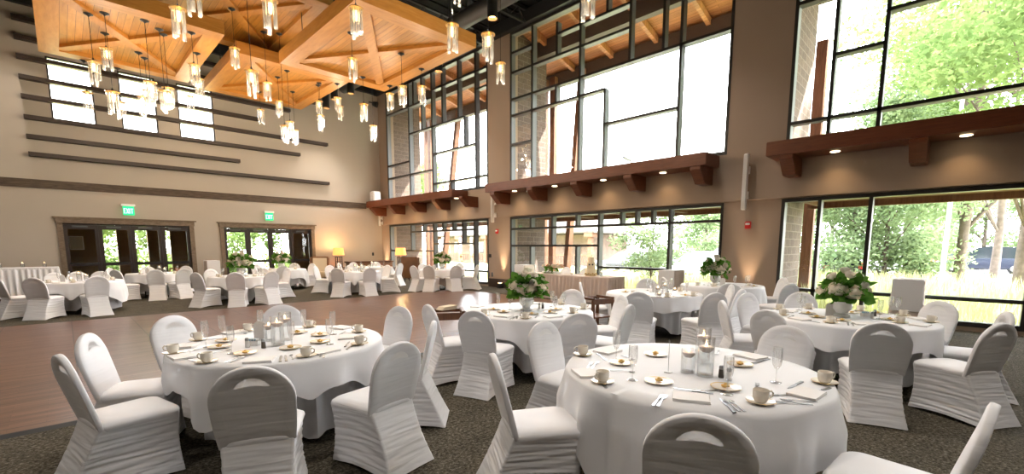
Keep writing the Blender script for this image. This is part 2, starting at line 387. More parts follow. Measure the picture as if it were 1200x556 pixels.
window(2, 4.45, 12.27, A, B, [(11.18, A, B), (10.08, 7.88, 8.95), (9.12, A, B), (8.16, A, 6.4), (7.34, 6.97, B), (6.3, 6.97, B), (5.79, A, B), (8.14, 8.56, B), (10.1, 6.4, 6.97)],
       [(8.58, 11.18, 12.27), (7.9, 7.34, 12.27), (8.57, 7.34, 10.08), (6.97, 4.45, 12.27), (6.4, 8.16, 12.27), (5.36, 5.79, 8.16), (5.37, 11.18, 12.27)])
window(3, -4.7, 3.13, A, B, [(2.33, A, B), (1.47, A, B), (-1.2, A, B), (-2.9, A, B)], [(7.0, 2.33, 3.13), (5.72, 1.47, 2.33), (6.33, -4.7, 1.47), (4.42, -4.7, 3.13), (8.0, -4.7, 3.13)])
A, B = ZL0, ZL1
window(4, 13.5, 21.2, A, B, [(19.18, 1.41, B), (17.29, A, B), (15.16, 1.74, B), (14.39, A, B), (18.11, 2.32, B), (16.58, 2.32, B), (15.83, 2.32, B)],
       [(2.32, 14.39, 19.18), (1.41, 17.29, 21.2), (1.74, 14.39, 17.29), (.6, 13.5, 17.29)])
window(5, 4.45, 12.27, A, B, [(8.26, A, B), (5.9, A, B), (11.22, 2.27, B), (10.2, 1.64, B), (9.15, 2.27, B), (7.46, 2.27, B), (6.95, 2.27, B), (6.44, 2.27, B), (11.22, A, 1.64), (9.14, A, 1.64)],
       [(2.27, 4.45, 12.27), (1.64, 8.26, 12.27), (.95, 5.9, 8.26)])
window(6, -4.7, 3.13, A, B, [(2.37, A, B), (1.46, A, B), (-.88, A, B), (-2.9, A, B)], [(.6, -4.7, 3.13)])
for i, (a, b) in enumerate(EW):
    root = struct(empty('window_%d' % (7+i))); root.location = (a, YE, 5.82)
    f = MB(); W_, Hh = b-a, 2.06
    for q in ((0, .05, 0, Hh), (W_-.05, W_, 0, Hh), (.05, W_-.05, 0, .05), (.05, W_-.05, Hh-.05, Hh)): f.box(q[0], q[1], .03, .15, q[2], q[3])
    f.build('window_frame', M['cap'], root); MB().box(.03, W_-.03, .09, .096, .03, Hh-.03).build('glass_pane', M['glass'], root)
# shelves with downlights above the lower windows: fascia, soffit and chamfered corbels
def ledge(n, ya, yb, corbels, lights):
    root = struct(empty('trim_%d' % n)); root.location = (11.3, ya, 3.6)
    MB().box(0, .84, 0, yb-ya, .0, .31).build('shelf_beam', M['ledge'], root, bevel=.012)
    for y in corbels:
        y -= ya
        MB().prism([(.84, 0), (.06, 0), (-.06, -.02), (-.06, -.1), (.28, -.42), (.84, -.42)], 'y', y-.0, y+.26).build('corbel', M['ledge'], root, bevel=.012)
    for y in lights:
        y -= ya
        MB().lathe([(.001, -.012), (.075, -.012), (.09, -.002)], 20, (.42, y, 0)).build('downlight', M['lampdisc'], root, smooth=40)
        l = bpy.data.lights.new('shelf_downlight_beam', 'SPOT'); l.energy = 9; l.color = (1, .70, .38); l.spot_size = math.radians(120); l.spot_blend = 1; l.shadow_soft_size = .06
        q = bpy.data.objects.new('beam', l); C.objects.link(q); q.parent = root; q.location = (.42, y, -.03)
M['lampdisc'] = emit('warm downlight disc', (1, .78, .46), 2.5)
def cy_(u, v=215): return px(u, v, XW).y
ledge(2, 14.75, YE-.02, [cy_(455, 250), cy_(477, 248), cy_(502, 246), cy_(530, 243), cy_(562.6, 240)], [16.2, 18.4, 20.4, 15.0])
ledge(3, 4.62, 12.75, [cy_(600, 236), cy_(643.6, 232), cy_(695.7, 227), cy_(758.6, 221), cy_(836.8, 213)], [px(777, 200, 11.72).y, px(707, 209, 11.72).y, px(650, 217, 11.72).y, px(603, 223, 11.72).y])
ledge(4, -4.9, 3.3, [2.75, .62, -1.5, -3.6], [px(979, 174, 11.72).y, px(1133, 154.5, 11.72).y, -1.6, -3.4])
# wall slats, band and door casings of the back wall
for i, (z, x1) in enumerate(((4.69, 9.36), (5.25, 5.61), (5.86, 8.08), (6.5, 9.37), (7.1, 6.55), (7.72, 7.75), (8.32, 9.4), (8.9, 8))):
    struct(MB().box(-.52, x1, YE-.24, YE-.001, z-.13, z).build('trim_%d' % (6+i), M['darkwood'], bevel=.006))
struct(MB().box(XL, 11.3, YE-.035, YE-.001, 3.55, 3.83).build('trim_14', M['band'], bevel=.006))
for n, (a, b) in enumerate(((.07, 3.67), (4.86, 8.44))):
    root = struct(empty('trim_%d' % (15+n))); root.location = (a, YE, 0); wd = b-a
    MB().box(-.15, 0, -.04, -.001, 0, DZ).build('casing_leg', M['casing'], root, bevel=.006)
    MB().box(wd, wd+.15, -.04, -.001, 0, DZ).build('casing_leg', M['casing'], root, bevel=.006)
    h = MB().box(-.17, wd+.17, -.055, -.001, DZ, DZ+.17).box(-.24, wd+.24, -.09, -.001, DZ+.17, DZ+.215)
    h.build('casing_head', M['casing'], root, bevel=.005)
    L = wd/4
    for i in range(4):
        d = struct(empty('door_%d' % (n*4+i+1))); d.location = (a+i*L, YE+.06, 0)
        f = MB(); s = .105
        f.box(.012, s, 0, .06, .01, DZ-.05); f.box(L-s, L-.012, 0, .06, .01, DZ-.05); f.box(s, L-s, 0, .06, .01, .2); f.box(s, L-s, 0, .06, DZ-.2, DZ-.05); f.box(s, L-s, 0, .06, .92, 1.0)
        f.box(0, .011, -.02, .1, 0, DZ); f.box(L-.011, L, -.02, .1, 0, DZ)
        f.build('door_frame', M['door'], d)
        MB().box(s, L-s, .026, .032, .2, DZ-.2).build('door_glass', M['glass'], d)
        MB().tube([(s-.03, -.03, 1.02), (s-.03, -.07, 1.02), (L-s+.03, -.07, 1.02), (L-s+.03, -.03, 1.02)], .016, 8).build('push_bar', M['steel'], d, smooth=50)
        MB().box(L*.25, L*.7, -.05, 0, DZ-.14, DZ-.08).build('door_closer', M['duct'], d, bevel=.006)
    struct(MB().box(a, b, YE+.05, YE+.13, DZ-.045, DZ-.001).build('trim_%d' % (17+n), M['door']))
# lobby beyond the doors
M['noticepaper'] = plain('notice paper', (.55, .5, .42), .7)
L0, L1 = YE+.3, YE+5.5
struct(MB().box(-5, 12.5, L0, L1+.4, 3.1, 3.25).build('ceiling_lobby', M['soffit']))
w = MB()
for a, b in ((-5, 1.34), (1.8, 2.46), (2.9, 3.6), (3.78, 6.15), (7.12, 7.28), (8.26, 8.42), (9.4, 12.5)): w.box(a, b, L1, L1+.2, 0, 3.1)
struct(w.build('wall_lobby', M['ochre']))
struct(MB().box(-5.2, -5, L0, L1, 0, 3.1).build('wall_lobby_side', M['ochre']))
struct(MB().box(12.5, 12.7, L0, L1, 0, 3.1).build('wall_lobby_end', M['ochre']))
p = py(89.5, 285, L1); t = thing('framed_notice', 'pale framed notice on the ochre lobby wall seen through the leftmost door', 'notice', (p.x, L1-.002, p.z)); MB().box(-.24, .24, -.02, 0, -.3, .3).build('frame', M['white'], t, bevel=.004); MB().box(-.2, .2, -.024, -.021, -.26, .26).build('paper', M['noticepaper'], t)
# ceiling: deck, joists, wall beam, duct
struct(MB().box(XL-.3, XW+.4, YB-.3, YE+.3, ZC, ZC+.2).build('ceiling', M['ceiling']))
struct(MB().box(XW-.22, XW-.001, YB, YE, 9.28, 9.7).build('ceiling_beam_window', M['steel'], bevel=.01))
struct(MB().box(XL, XW-.23, YE-.2, YE-.001, 9.3, 9.7).build('ceiling_beam_end', M['steel'], bevel=.01))
for i in range(15):
    y = -11.2+i*2.25; j = MB(); z0, z1 = 9.22, 9.68
    j.box(XL+.02, XW-.24, y-.05, y+.05, z0, z0+.06); j.box(XL+.02, XW-.24, y-.05, y+.05, z1-.05, z1)
    nx = 28; dx = (XW-.24-XL)/nx
    for q in range(nx):
        xa = XL+.02+q*dx
        j.obox((xa, y, z0+.05), (xa+dx/2, y, z1-.04), .025, .025); j.obox((xa+dx/2, y, z1-.04), (xa+dx, y, z0+.05), .025, .025)
    struct(j.build('ceiling_joist', M['steel']))
r = MB()
for i in range(70): y = YB+.2+i*.5; r.box(XL, XW-.05, y, y+.2, ZC-.05, ZC)
struct(r.build('ceiling_deck_ribs', M['ceiling']))
du = tag(MB().tube([(9.9, -6, 8.95), (9.9, 21, 8.95)], .26, 20).build('air_duct', M['duct'], smooth=40), 'long round air duct under the black ceiling beside the tall windows', 'duct')
for y in (-4, 0, 4, 8, 12, 16, 20): MB().box(9.885, 9.915, y-.02, y+.02, 9.2, 9.75).build('duct_hanger', M['steel'], du)

# dance floor
df = thing('dance_floor', 'large brown laminate dance floor laid over the olive carpet', 'dance floor', (0, 0, 0))
MB().box(-8.6, 10.3, 5.62, 13.35, .0005, .016).build('parquet', M['parquet'], df)
e = MB(); sl = [(0, 0), (.09, 0), (.09, .018), (.075, .018)]
e.prism([(5.53, .0005), (5.62, .0005), (5.62, .018), (5.60, .018)], 'x', -8.7, 10.4); e.prism([(13.35, .0005), (13.44, .0005), (13.37, .018), (13.35, .018)], 'x', -8.7, 10.4)
e.prism([(-8.7, .0005), (-8.6, .0005), (-8.6, .018), (-8.62, .018)], 'y', 5.62, 13.35); e.prism([(10.3, .0005), (10.4, .0005), (10.32, .018), (10.3, .018)], 'y', 5.62, 13.35)
e.build('edge_strip', M['black'], df)

# hanging timber panels
def panel(label, x0, x1, y0, y1, z, th=.33, rods=True):
    t = thing('timber_ceiling_panel', label, 'ceiling panel', (x0, y0, z), 0, None); W_, D = x1-x0, y1-y0; e = .4
    MB().box(.02, W_-.02, .02, D-.02, .11, .2).build('plank_field', M['pine'], t)
    for poly, mt in (([(0, 0), (W_, 0), (W_-e, e), (e, e)], 'pinebeam'), ([(W_, D), (0, D), (e, D-e), (W_-e, D-e)], 'pinebeam')):
        MB().prism(poly, 'z', 0, th).build('frame_beam', M[mt], t)
    for poly in ([(0, D), (0, 0), (e, e), (e, D-e)], [(W_, 0), (W_, D), (W_-e, D-e), (W_-e, e)]):
        MB().prism(poly, 'z', 0, th).build('frame_beam', M['pinebeam_y'], t)
    a = e*.86
    MB().obox((a, a, .075), (W_-a, D-a, .075), .25, .11).build('cross_beam', M['pinebeam_y'], t, bevel=.006)
    MB().obox((W_-a, a, .079), (a, D-a, .079), .25, .102).build('cross_beam', M['pinebeam_y'], t, bevel=.006)
    if rods:
        for px_, py_ in ((.5, .5), (W_-.5, .5), (.5, D-.5), (W_-.5, D-.5)): MB().tube([(px_, py_, .18), (px_, py_, 9.6-z)], .012, 6).build('hanger_rod', M['steel'], t)
    return t
ZP = dict(P1=6.9, P2=6.8, P3=7.35, P4=8.05)
PR = {'P1': (0.0, 3.36, 13.6, 18.3), 'P2': (4.84, 8.15, 9.5, 14.25), 'P3': (4.18, 7.64, 15.78, 20.27), 'P4': (2.3, 5.75, 12.6, 17.35)}
panel('honey pine X-braced ceiling panel hanging before the end wall windows', *PR['P1'], ZP['P1'])
panel('lowest and widest honey pine X-braced ceiling panel, beside the tall window wall', *PR['P2'], ZP['P2'])
panel('honey pine X-braced ceiling panel hanging farthest back, above the lounge corner', *PR['P3'], ZP['P3'])
panel('highest honey pine X-braced ceiling panel, partly hidden above the other three', *PR['P4'], ZP['P4'])
# exit signs
def exit_sign(u, v, label):
    p = py(u, v, YE); t = thing('exit_sign', label, 'exit sign', (p.x, YE-.002, p.z))
    MB().box(-.2, .2, -.12, 0, .15, .23).build('housing', M['white'], t, bevel=.01)
    MB().box(-.16, .16, -.07, -.055, -.17, .15).build('green_panel', M['exitgreen'], t, bevel=.004)
    l = MB(); s = .022; z0, z1 = -.11, .07
    def bar(a, b): l.obox((a[0], -.075, a[1]), (b[0], -.075, b[1]), .008, s, (1, 0, 0)) if False else l.obox((a[0], -.075, a[1]), (b[0], -.075, b[1]), s, .008, (0, 1, 0))
    x = -.13
    for q in (((x, z0), (x, z1)), ((x, z0+.01), (x+.05, z0+.01)), ((x, z1-.01), (x+.05, z1-.01)), ((x, -.02), (x+.04, -.02)),
              ((-.06, z0), (0, z1)), ((0, z0), (-.06, z1)), ((.03, z0), (.03, z1)), ((.095, z0), (.095, z1)), ((.055, z1-.01), (.135, z1-.01))): bar(*q)
    l.build('letters', M['exitpale'], t)
exit_sign(150.5, 247, 'green exit sign above the wide dark double doors with the ochre lobby behind')
exit_sign(315, 254, 'green exit sign above the double doors showing green trees outside')
# fittings on the piers
def line_speaker(u, v0, v1, label):
    a = px(u, v0, XW-.3); b = px(u, v1, XW-.3)
    t = thing('column_speaker', label, 'speaker', (XW, a.y, b.z)); hh = a.z-b.z
    MB().box(-.30, -.2, -.055, .055, 0, hh).build('cabinet', M['white'], t, bevel=.015)
    MB().box(-.312, -.302, -.042, .042, .03, hh-.03).build('grille', M['cream_grille'], t)
    for z in (hh*.27, hh*.72): MB().box(-.2, -.09, -.03, .03, z-.03, z+.03).box(-.12, -.092, -.05, .05, z-.09, z+.09).build('bracket', M['white'], t)
M['cream_grille'] = plain('pale speaker grille', (.6, .58, .55), .6)
line_speaker(874.5, 180, 246, 'tall slim white column speaker on the brown pier between windows')
line_speaker(443.5, 252.5, 265, 'short white column speaker under the shelf in the far corner')
line_speaker(576, 228, 261, 'white column speaker on the pier between the two farther windows')
def alarm(u, v, label):
    p = px(u, v, XW); t = thing('fire_alarm', label, 'alarm', (XW-.001, p.y, p.z))
    MB().box(-.06, .002, -.07, .07, -.09, .09).build('body', M['red'], t, bevel=.012); MB().box(-.075, -.061, -.05, .05, -.0, .05).build('strobe', M['white'], t, bevel=.006)
alarm(877, 264, 'red fire alarm below the slim white speaker on the brown pier')
alarm(583, 271.5, 'red fire alarm on the pier left of the cake table window')
p = px(574.5, 300, XW); tag(MB().box(-.03, .001, -.07, .07, -.07, .07).build('thermostat', M['black'], bevel=.008, loc=(XW, p.y, p.z)), 'small black square thermostat on the pier above the floor uplight', 'thermostat')
for i, (u, w_) in enumerate(((573, 'one'), (577, 'two'))):
    p = px(u, 322, XW); o = MB().box(-.015, -.001, -.05, .05, -.09, .09).build('outlet_plate', M['duct'], bevel=.004, loc=(XW, p.y, p.z))
    tag(o, ('grey outlet plate on the pier, the one nearer the window edge', 'grey outlet plate on the pier, the one nearer the uplight')[i], 'outlet')
p = py(437, 298, YE); tag(MB().box(-.05, .05, -.03, .001, -.08, .08).build('thermostat', M['black'], bevel=.006, loc=(p.x, YE, p.z)), 'small black wall control beside the lit corner of the end wall', 'thermostat')
p = py(434, 118, YE); t = thing('wall_floodlight', 'dark floodlight on a pale bracket plate high on the end wall corner', 'floodlight', (p.x, YE, p.z))
MB().box(-.28, .0, -.03, -.001, -.32, .32).build('bracket_plate', M['wall'], t, bevel=.01)
MB().obox((-.1, -.03, -.1), (-.0, -.3, -.18), .05, .05).build('arm', M['steel'], t); MB().tube([(-.02, -.24, -.2), (.16, -.4, -.26)], [.1, .15], 14).build('lamp_head', M['black'], t, smooth=40)
p = px(436.5, 231, 11.7); t = thing('cube_speaker', 'white cube speaker standing on the end of the wooden shelf', 'speaker', (11.7, 21.55, 3.912))
MB().box(-.3, .1, -.2, .2, 0, .5).build('cabinet', M['white'], t, bevel=.04); MB().box(-.312, -.301, -.16, .16, .05, .45).build('grille', M['cream_grille'], t)
# floor uplights
def uplight(x, y, rz, label, power=120):
    t = thing('floor_uplight', label, 'uplight', (x, y, 0.0), rz)
    MB().box(-.1, .1, -.09, .09, 0, .2).build('housing', M['black'], t, bevel=.015)
    MB().lathe([(.001, .203), (.07, .203), (.085, .201)], 18).build('lens', M['amberlens'], t)
    l = bpy.data.lights.new('uplight_beam', 'SPOT'); l.energy = power; l.color = (1, .72, .45); l.spot_size = math.radians(38); l.spot_blend = .9; l.shadow_soft_size = .05
    o = bpy.data.objects.new('beam', l); C.objects.link(o); o.parent = t; o.location = (0, 0, .24); o.rotation_euler = (PI, 0, 0)
    o.rotation_euler = (PI, .09, 0)
M['amberlens'] = emit('amber lens', (1, .6, .3), 4)
uplight(XW-.2, px(586, 330, XW-.2).y, 0, 'black floor uplight washing the pier left of the cake table')
uplight(XW-.2, 3.75, 0, 'black floor uplight at the foot of the wide brown pier', 55)
uplight(XW-.2, 21.55, 0, 'black floor uplight in the far corner beside the lounge')
# ceiling downlight cylinders
def downlight(x, y, z, label, power=420, ln=.62, r=.15, spread=95):
    t = thing('cylinder_downlight', label, 'downlight', (x, y, z))
    MB().lathe([(r, 0), (r, ln), (r*.9, ln+.01)], 24, caps=False).lathe([(r*.93, .0), (r*.93, .12)], 24, caps=False).build('housing', M['black'], t, smooth=40)
    MB().lathe([(.001, .1), (r*.9, .1)], 24).build('lamp', M['lampdisc'], t)
    MB().tube([(0, 0, ln), (0, 0, ZC-z)], .02, 8).build('stem', M['black'], t)
    l = bpy.data.lights.new('downlight_beam', 'SPOT'); l.energy = power*.3; l.color = (1, .92, .82); l.spot_size = math.radians(spread); l.spot_blend = 1; l.shadow_soft_size = .13
    o = bpy.data.objects.new('beam', l); C.objects.link(o); o.parent = t; o.location = (0, 0, -.03)
DL = [(577, 22, 8.1, 'black cylinder downlight before the top of the pier, above the hanging pendants'), (411, 110, 8.1, 'black cylinder downlight nearest the lowest timber panel at the end wall'),
      (392, 117, 8.0, 'black cylinder downlight half hidden behind the corner of a timber panel'), (382, 127, 7.75, 'black cylinder downlight hanging lowest before the end wall'), (514, 84, 8.0, 'pale lit cylinder downlight at the panel edge near the window top')]
M['lens'] = M['lampdisc']
for u, v, z, lab in DL:
    p = pz(u, v, z); downlight(p.x, p.y, z, lab)
p = pz(10, 25, 8.9); downlight(max(p.x, -8), 20.6, 8.9, 'recessed looking downlight glowing at the dark ceiling edge beside the first timber panel', 420)
for x, y in ((-4, 15), (-4.5, 8), (.8, 9.5), (2.5, 4.5), (-4, 1), (6, 1.5), (1, -3), (7, -4), (9.5, 5.5), (5.5, 7.3)):  # unseen downlights, added to fill the room with light
    downlight(x, y, 8.3, 'black cylinder downlight on a stem under the black ceiling, added as fill over the hall', 520, spread=110); ALL_LABELS
    bpy.context.scene.collection.objects
for o in [o for o in C.objects if o.get('label', '').startswith('black cylinder downlight on a stem')]: o['group'] = 'added fill downlights over the hall'

# ------------------------------------------------------------------ pendants
def pendant_proto():
    t = empty('glass_pendant')                                     # origin at the brass plate
    MB().lathe([(.02, .02), (.025, .05), (.012, .09), (.004, .11)], 12).build('socket', M['black'], t, smooth=40)
    MB().lathe([(.03, -.004), (.125, -.004), (.135, .0), (.135, .012), (.125, .016), (.03, .016)], 22).build('plate', M['brass'], t, smooth=40)
    me = None
    for k in range(5):
        a = 2*PI*k/5+.3; c = (.085*cos(a), .085*sin(a), 0); ln = .51-.06*(k % 3)
        o = MB().lathe([(.031, -.005), (.032, -ln*.5), (.031, -ln), (.026, -ln-.004), (.026, -.006)], 14, c, caps=False).build('glass_tube', M['tube'], t, smooth=50)
    MB().lathe([(.001, -.02), (.026, -.03), (.03, -.14), (.02, -.2), (.001, -.22)], 12).build('bulb', M['bulb'], t, smooth=60)
    return t
PP = pendant_proto()
PD = [(103.3,16.4,71.8,'P1'),(122.7,39,57.4,'P1'),(169.3,24,95.7,'P1'),(191.4,40.3,103,'P1'),(224.2,38.3,76.2,'P1'),(230.5,62.5,93,'P1'),(137.3,80,119.4,'P1'),(169.3,68,106,'P1'),
 (271.5,10.6,56.7,'P4'),(308.9,37.4,97,'P4'),(325.3,90.5,118.8,'P3'),(336.3,83,143,'P3'),(342.8,107.6,153,'P3'),(304,107.6,129,'P3'),(372.7,100,119,'P3'),(395,98.2,115,'P3'),
 (411.5,38.6,69.5,'P2'),(470,63,101.8,'P2'),(494,81,102,'P2'),(456.7,100.6,110.5,'P2'),(425,90.5,122.6,'P2')]
PU = [(102,108.9,131),(132,108.6,136),(208.5,11,46.6),(226.5,-17,21),(294.8,84.2,115),(316,1,39.8),(333.5,148,168.5),(375.8,136,154),(398.6,124.7,141),(437.4,147.9,166),(530,30,62.7),(572,41,75),(586.5,74.9,100),
      (534,-26,7),(690,-16,26),(167.3,114,137),(193,107.3,133),(223,113.4,131),(417,10.5,46)]
plist = []
for u, v, vt, k in PD:
    p = pz(u, v, ZP[k]); d = ray(u, vt); hz = math.hypot(p.x, p.y)/math.hypot(d.x, d.y)
    plist.append((p.x, p.y, H+d.z*hz, ZP[k], k))
def under(x, y):
    for k in ('P2', 'P1', 'P3', 'P4'):
        x0, x1, y0, y1 = PR[k]
        if x0 < x < x1 and y0 < y < y1: return k
for u, vt, vb in PU:
    a, b = ray(u, vt), ray(u, vb); hz = .53/(a.z/math.hypot(a.x, a.y)-b.z/math.hypot(b.x, b.y))
    n = math.hypot(a.x, a.y); x, y, z = a.x/n*hz, a.y/n*hz, H+a.z/n*hz; y = min(y, YE-.4); k = under(x, y)
    if k and ZP[k] < z+.1: k = None
    plist.append((x, y, z, ZP[k] if k else 9.62, k or 'C'))
PNAME = {'P1': 'the timber panel by the end windows', 'P2': 'the lowest timber panel', 'P3': 'the farthest back timber panel', 'P4': 'the highest timber panel', 'C': 'the black ceiling'}
ORD = ['first', 'second', 'third', 'fourth', 'fifth', 'sixth', 'seventh', 'eighth', 'ninth', 'tenth', 'eleventh', 'twelfth', 'thirteenth', 'fourteenth', 'fifteenth', 'sixteenth', 'seventeenth', 'eighteenth', 'nineteenth', 'twentieth', 'twenty-first', 'twenty-second']
HUNG = []
for k in PNAME:
    L = sorted([q for q in plist if q[4] == k], key=lambda q: proj(q[:3])[0])
    for i, (x, y, z, zc, _) in enumerate(L):
        o = inst(PP, '%s from left among glass tube pendants under %s' % (ORD[i], PNAME[k]), 'pendant lamp', (x, y, z), random.random()*6, 'glass tube pendants over the hall')
        HUNG.append((o, zc-z))
for o, dz in HUNG:
    MB().tube([(0, 0, .1), (0, 0, dz-.02)], .006, 6).build('cord', M['black'], o)
    MB().lathe([(.012, -.06), (.02, -.045), (.085, -.012), (.09, 0)], 18, (0, 0, dz)).build('ceiling_canopy', M['black'], o, smooth=40)
    l = bpy.data.lights.new('pendant_glow', 'POINT'); l.energy = 9; l.color = (1, .82, .6); l.shadow_soft_size = .05
    b = bpy.data.objects.new('glow', l); C.objects.link(b); b.parent = o; b.location = (0, 0, -.62)

# ================================================================== OUTSIDE
struct(MB().box(XW+.45, 140, -90, 130, -.35, -.15).build('ground_lawn', M['lawn']))
struct(MB().box(-60, XW+.45, YE+6.2, 130, -.35, -.15).build('ground_lawn_back', M['lawn']))
struct(MB().box(33, 66, -40, 40, -.149, -.13).build('ground_parking_lot', M['asphalt']))
struct(MB().box(XW+.45, 24, 10, 40, -.149, -.12).build('ground_patio', M['patio']))
for i, (y0, y1, x1, zt, lab) in enumerate(((12.42, 13.4, 14.35, 9.6, 'split face block pier outside the window behind the cake table'), (3.2, 4.4, 14.5, 8.2, 'split face block pier outside the window overlooking the lawn'), (21.28, 22.28, 14.2, 9.6, 'split face block pier outside the farthest tall window'))):
    tag(MB().box(XW+.42, x1, y0, y1, -.15, zt).build('stone_pier', M['stone']), lab, 'stone pier')
# timber posts with leaning braces
def post_set(u_top, X, lean_u0, lean_u1, label, v0=140, v1=330, two=True, h=8.7):
    p = px(u_top, 200, X); t = thing('timber_post', label, 'timber post', (X, p.y, -.15))
    MB().box(-.1, .1, -.13, .13, 0, h).build('upright', M['timber'], t)
    if two: MB().box(-.1, .1, .35, .55, 0, h).build('upright', M['timber'], t)
    a, b = px(lean_u0, v0, X), px(lean_u1, v1, X)
    s = (a.y-b.y)/(a.z-b.z); y0 = b.y+s*(0-b.z); y1 = b.y+s*(h-.2-b.z)
    MB().obox((.05, y0-p.y, .0), (.05, y1-p.y, h), .2, .26).build('leaning_brace', M['timber'], t)
post_set(648, 15.0, 677, 662, 'brown timber post with leaning brace outside the cake table window')
post_set(505, 15.0, 541, 527, 'brown timber post with leaning brace outside the farthest tall window', 90, 230)
post_set(952.5, 15.4, 968, 945, 'brown timber post with leaning brace outside the lawn window', 30, 300, two=False, h=7.4)
# roof overhang: sloping soffit, rafters, two long beams
t = thing('roof_overhang', 'orange boarded roof overhang with brown beams above the tall windows', 'roof overhang', (XW+.4, 0, 9.3))
MB().prism([(0, .35), (3.2, -.5), (3.2, -.42), (0, .47)], 'y', -13, 23).build('soffit', M['soffit'], t)
MB().box(2.75, 3.05, -13, 23, -.98, -.48).build('edge_beam', M['steelbeam'], t); MB().box(1.0, 1.25, -13, 23, -.5, .05).build('inner_beam', M['steelbeam'], t)
for i in range(13):
    y = 1.0+i*1.8; MB().prism([(0, .1), (3.15, -.74), (3.15, -.52), (0, .34)], 'y', y-.07, y+.07).build('rafter', M['soffit'], t)
for n, (y0, y1, lab) in enumerate(((-13, 3.15, 'low brown timber canopy outside the lawn window head'), (4.46, 12.38, 'low brown timber canopy outside the window behind the cake'), (13.46, 21.24, 'low brown timber canopy outside the farthest lower window'))):
    t = thing('timber_canopy', lab, 'canopy', (XW+.5, y0, 2.74))
    MB().box(0, 2.2, 0, y1-y0, .06, .14).build('roof_boards', M['timber'], t); MB().box(2.05, 2.2, 0, y1-y0, -.1, .059).build('edge_beam', M['timber'], t)
    for i in range(5): y = .2+i*(y1-y0-.5)/4; MB().box(-.1, 2.04, y, y+.1, -.04, .059).build('joist', M['timber'], t)
# neighbouring building with hip roof and porch
t = thing('lodge_building', 'long brown lodge building with shingle roof seen beyond the farther windows', 'building', (32, 22.5, -.15))
MB().box(2.2, 9, 1.5, 24, 0, 2.9).build('wall', M['siding'], t)
MB().loft([[(-.3, -.5, 2.95), (9.6, -.5, 2.95), (9.6, 25, 2.95), (-.3, 25, 2.95)], [(-.3, -.5, 3.1), (9.6, -.5, 3.1), (9.6, 25, 3.1), (-.3, 25, 3.1)], [(4.4, 4, 5.6), (4.9, 4, 5.6), (4.9, 20, 5.6), (4.4, 20, 5.6)]]).build('roof', M['roofing'], t)
for y in (0, 4.5, 9, 13.5, 18, 22.5):
    o = MB().box(0, .35, y, y+.35, 0, 2.75).box(-.25, .6, y-.25, y+.6, 2.6, 2.95).build('porch_post', M['timber'], t)
MB().box(.1, .22, 0, 22.8, .95, 1.07).box(.1, .22, 0, 22.8, .2, .3).build('railing', M['timber'], t)
b = MB()
for i in range(76): b.box(.13, .19, .1+i*.3, .17+i*.3, .3, .95)
b.build('balusters', M['timber'], t)
for y in (12, 16.5, 21):
    f = MB().box(2.15, 2.2, y-.7, y+.7, .9, 2.3).build('window', M['white'], t); MB().box(2.13, 2.149, y-.6, y+.6, 1.0, 2.2).build('pane', M['carglass'], f)
# cars
def car_proto(nm, suv=False):
    t = empty(nm); hh = 1.75 if suv else 1.45; sh = .95 if suv else .82
    # side profile: (x, z)
    body = [(-2.25, .35), (-2.3, .6), (-2.2, sh-.02), (-1.3 if not suv else -2.1, sh+.04), (.75, sh+.02), (1.9, sh-.12), (2.25, sh-.3), (2.3, .4), (2.2, .3), (-2.2, .3)]
    rings = []
    for y, ins in ((-.9, .06), (-.86, 0), (.86, 0), (.9, .06)): rings.append([(x*(1-ins*.3), y, z-(ins if z > .5 else -ins*.3)) for x, z in body])
    MB().loft(rings).build('body', M['carpaint'], t, smooth=35)
    if suv: cab = [(-2.15, sh), (-1.95, hh-.06), (-.1, hh), (.35, hh-.08), (1.15, sh)]
    else: cab = [(-1.75, sh), (-1.05, hh-.06), (-.3, hh), (.25, hh-.05), (1.15, sh)]
    MB().loft([[(x, y*(1 if z < hh-.2 else .8), z) for x, z in cab] for y in (-.82, .82)]).build('windows', M['carglass'], t, smooth=30)
    rf = [(x*.98, z+.015) for x, z in cab if z > hh-.2]
    MB().loft([[(x, y, z) for x, z in rf] for y in (-.66, .66)], closed=False, cap0=False, cap1=False).build('roof', M['carpaint'], t)
    for x in (-1.4, 1.4):
        for y in (-.78, .78):
            o = MB(); o.prism([(x+.34*cos(2*PI*k/20), .34+.34*sin(2*PI*k/20)) for k in range(20)], 'y', y-.11, y+.11); w_ = o.build('wheel', M['tire'], t)
            MB().prism([(x+.2*cos(2*PI*k/14), .34+.2*sin(2*PI*k/14)) for k in range(14)], 'y', y-.125, y+.125).build('hubcap', M['silver'], w_)
    MB().box(2.2, 2.29, -.8, -.5, .6, .72).box(2.2, 2.29, .5, .8, .6, .72).build('headlight', M['white'], t)
    MB().box(-2.31, -2.24, -.82, -.58, .68, .82).box(-2.31, -2.24, .58, .82, .68, .82).build('tail_light', M['red'], t)
    return t
def carset(col, name, suv): M['carpaint'] = plain(name, col, .25, spec=.6); return car_proto('car', suv)
CAR = {'white': carset((.75, .75, .76), 'white car paint', False), 'navy': carset((.022, .026, .045), 'navy car paint', True), 'silver': carset((.45, .46, .48), 'silver car paint', False), 'red': carset((.35, .03, .04), 'red car paint', False), 'dark': carset((.03, .03, .035), 'charcoal car paint', False)}
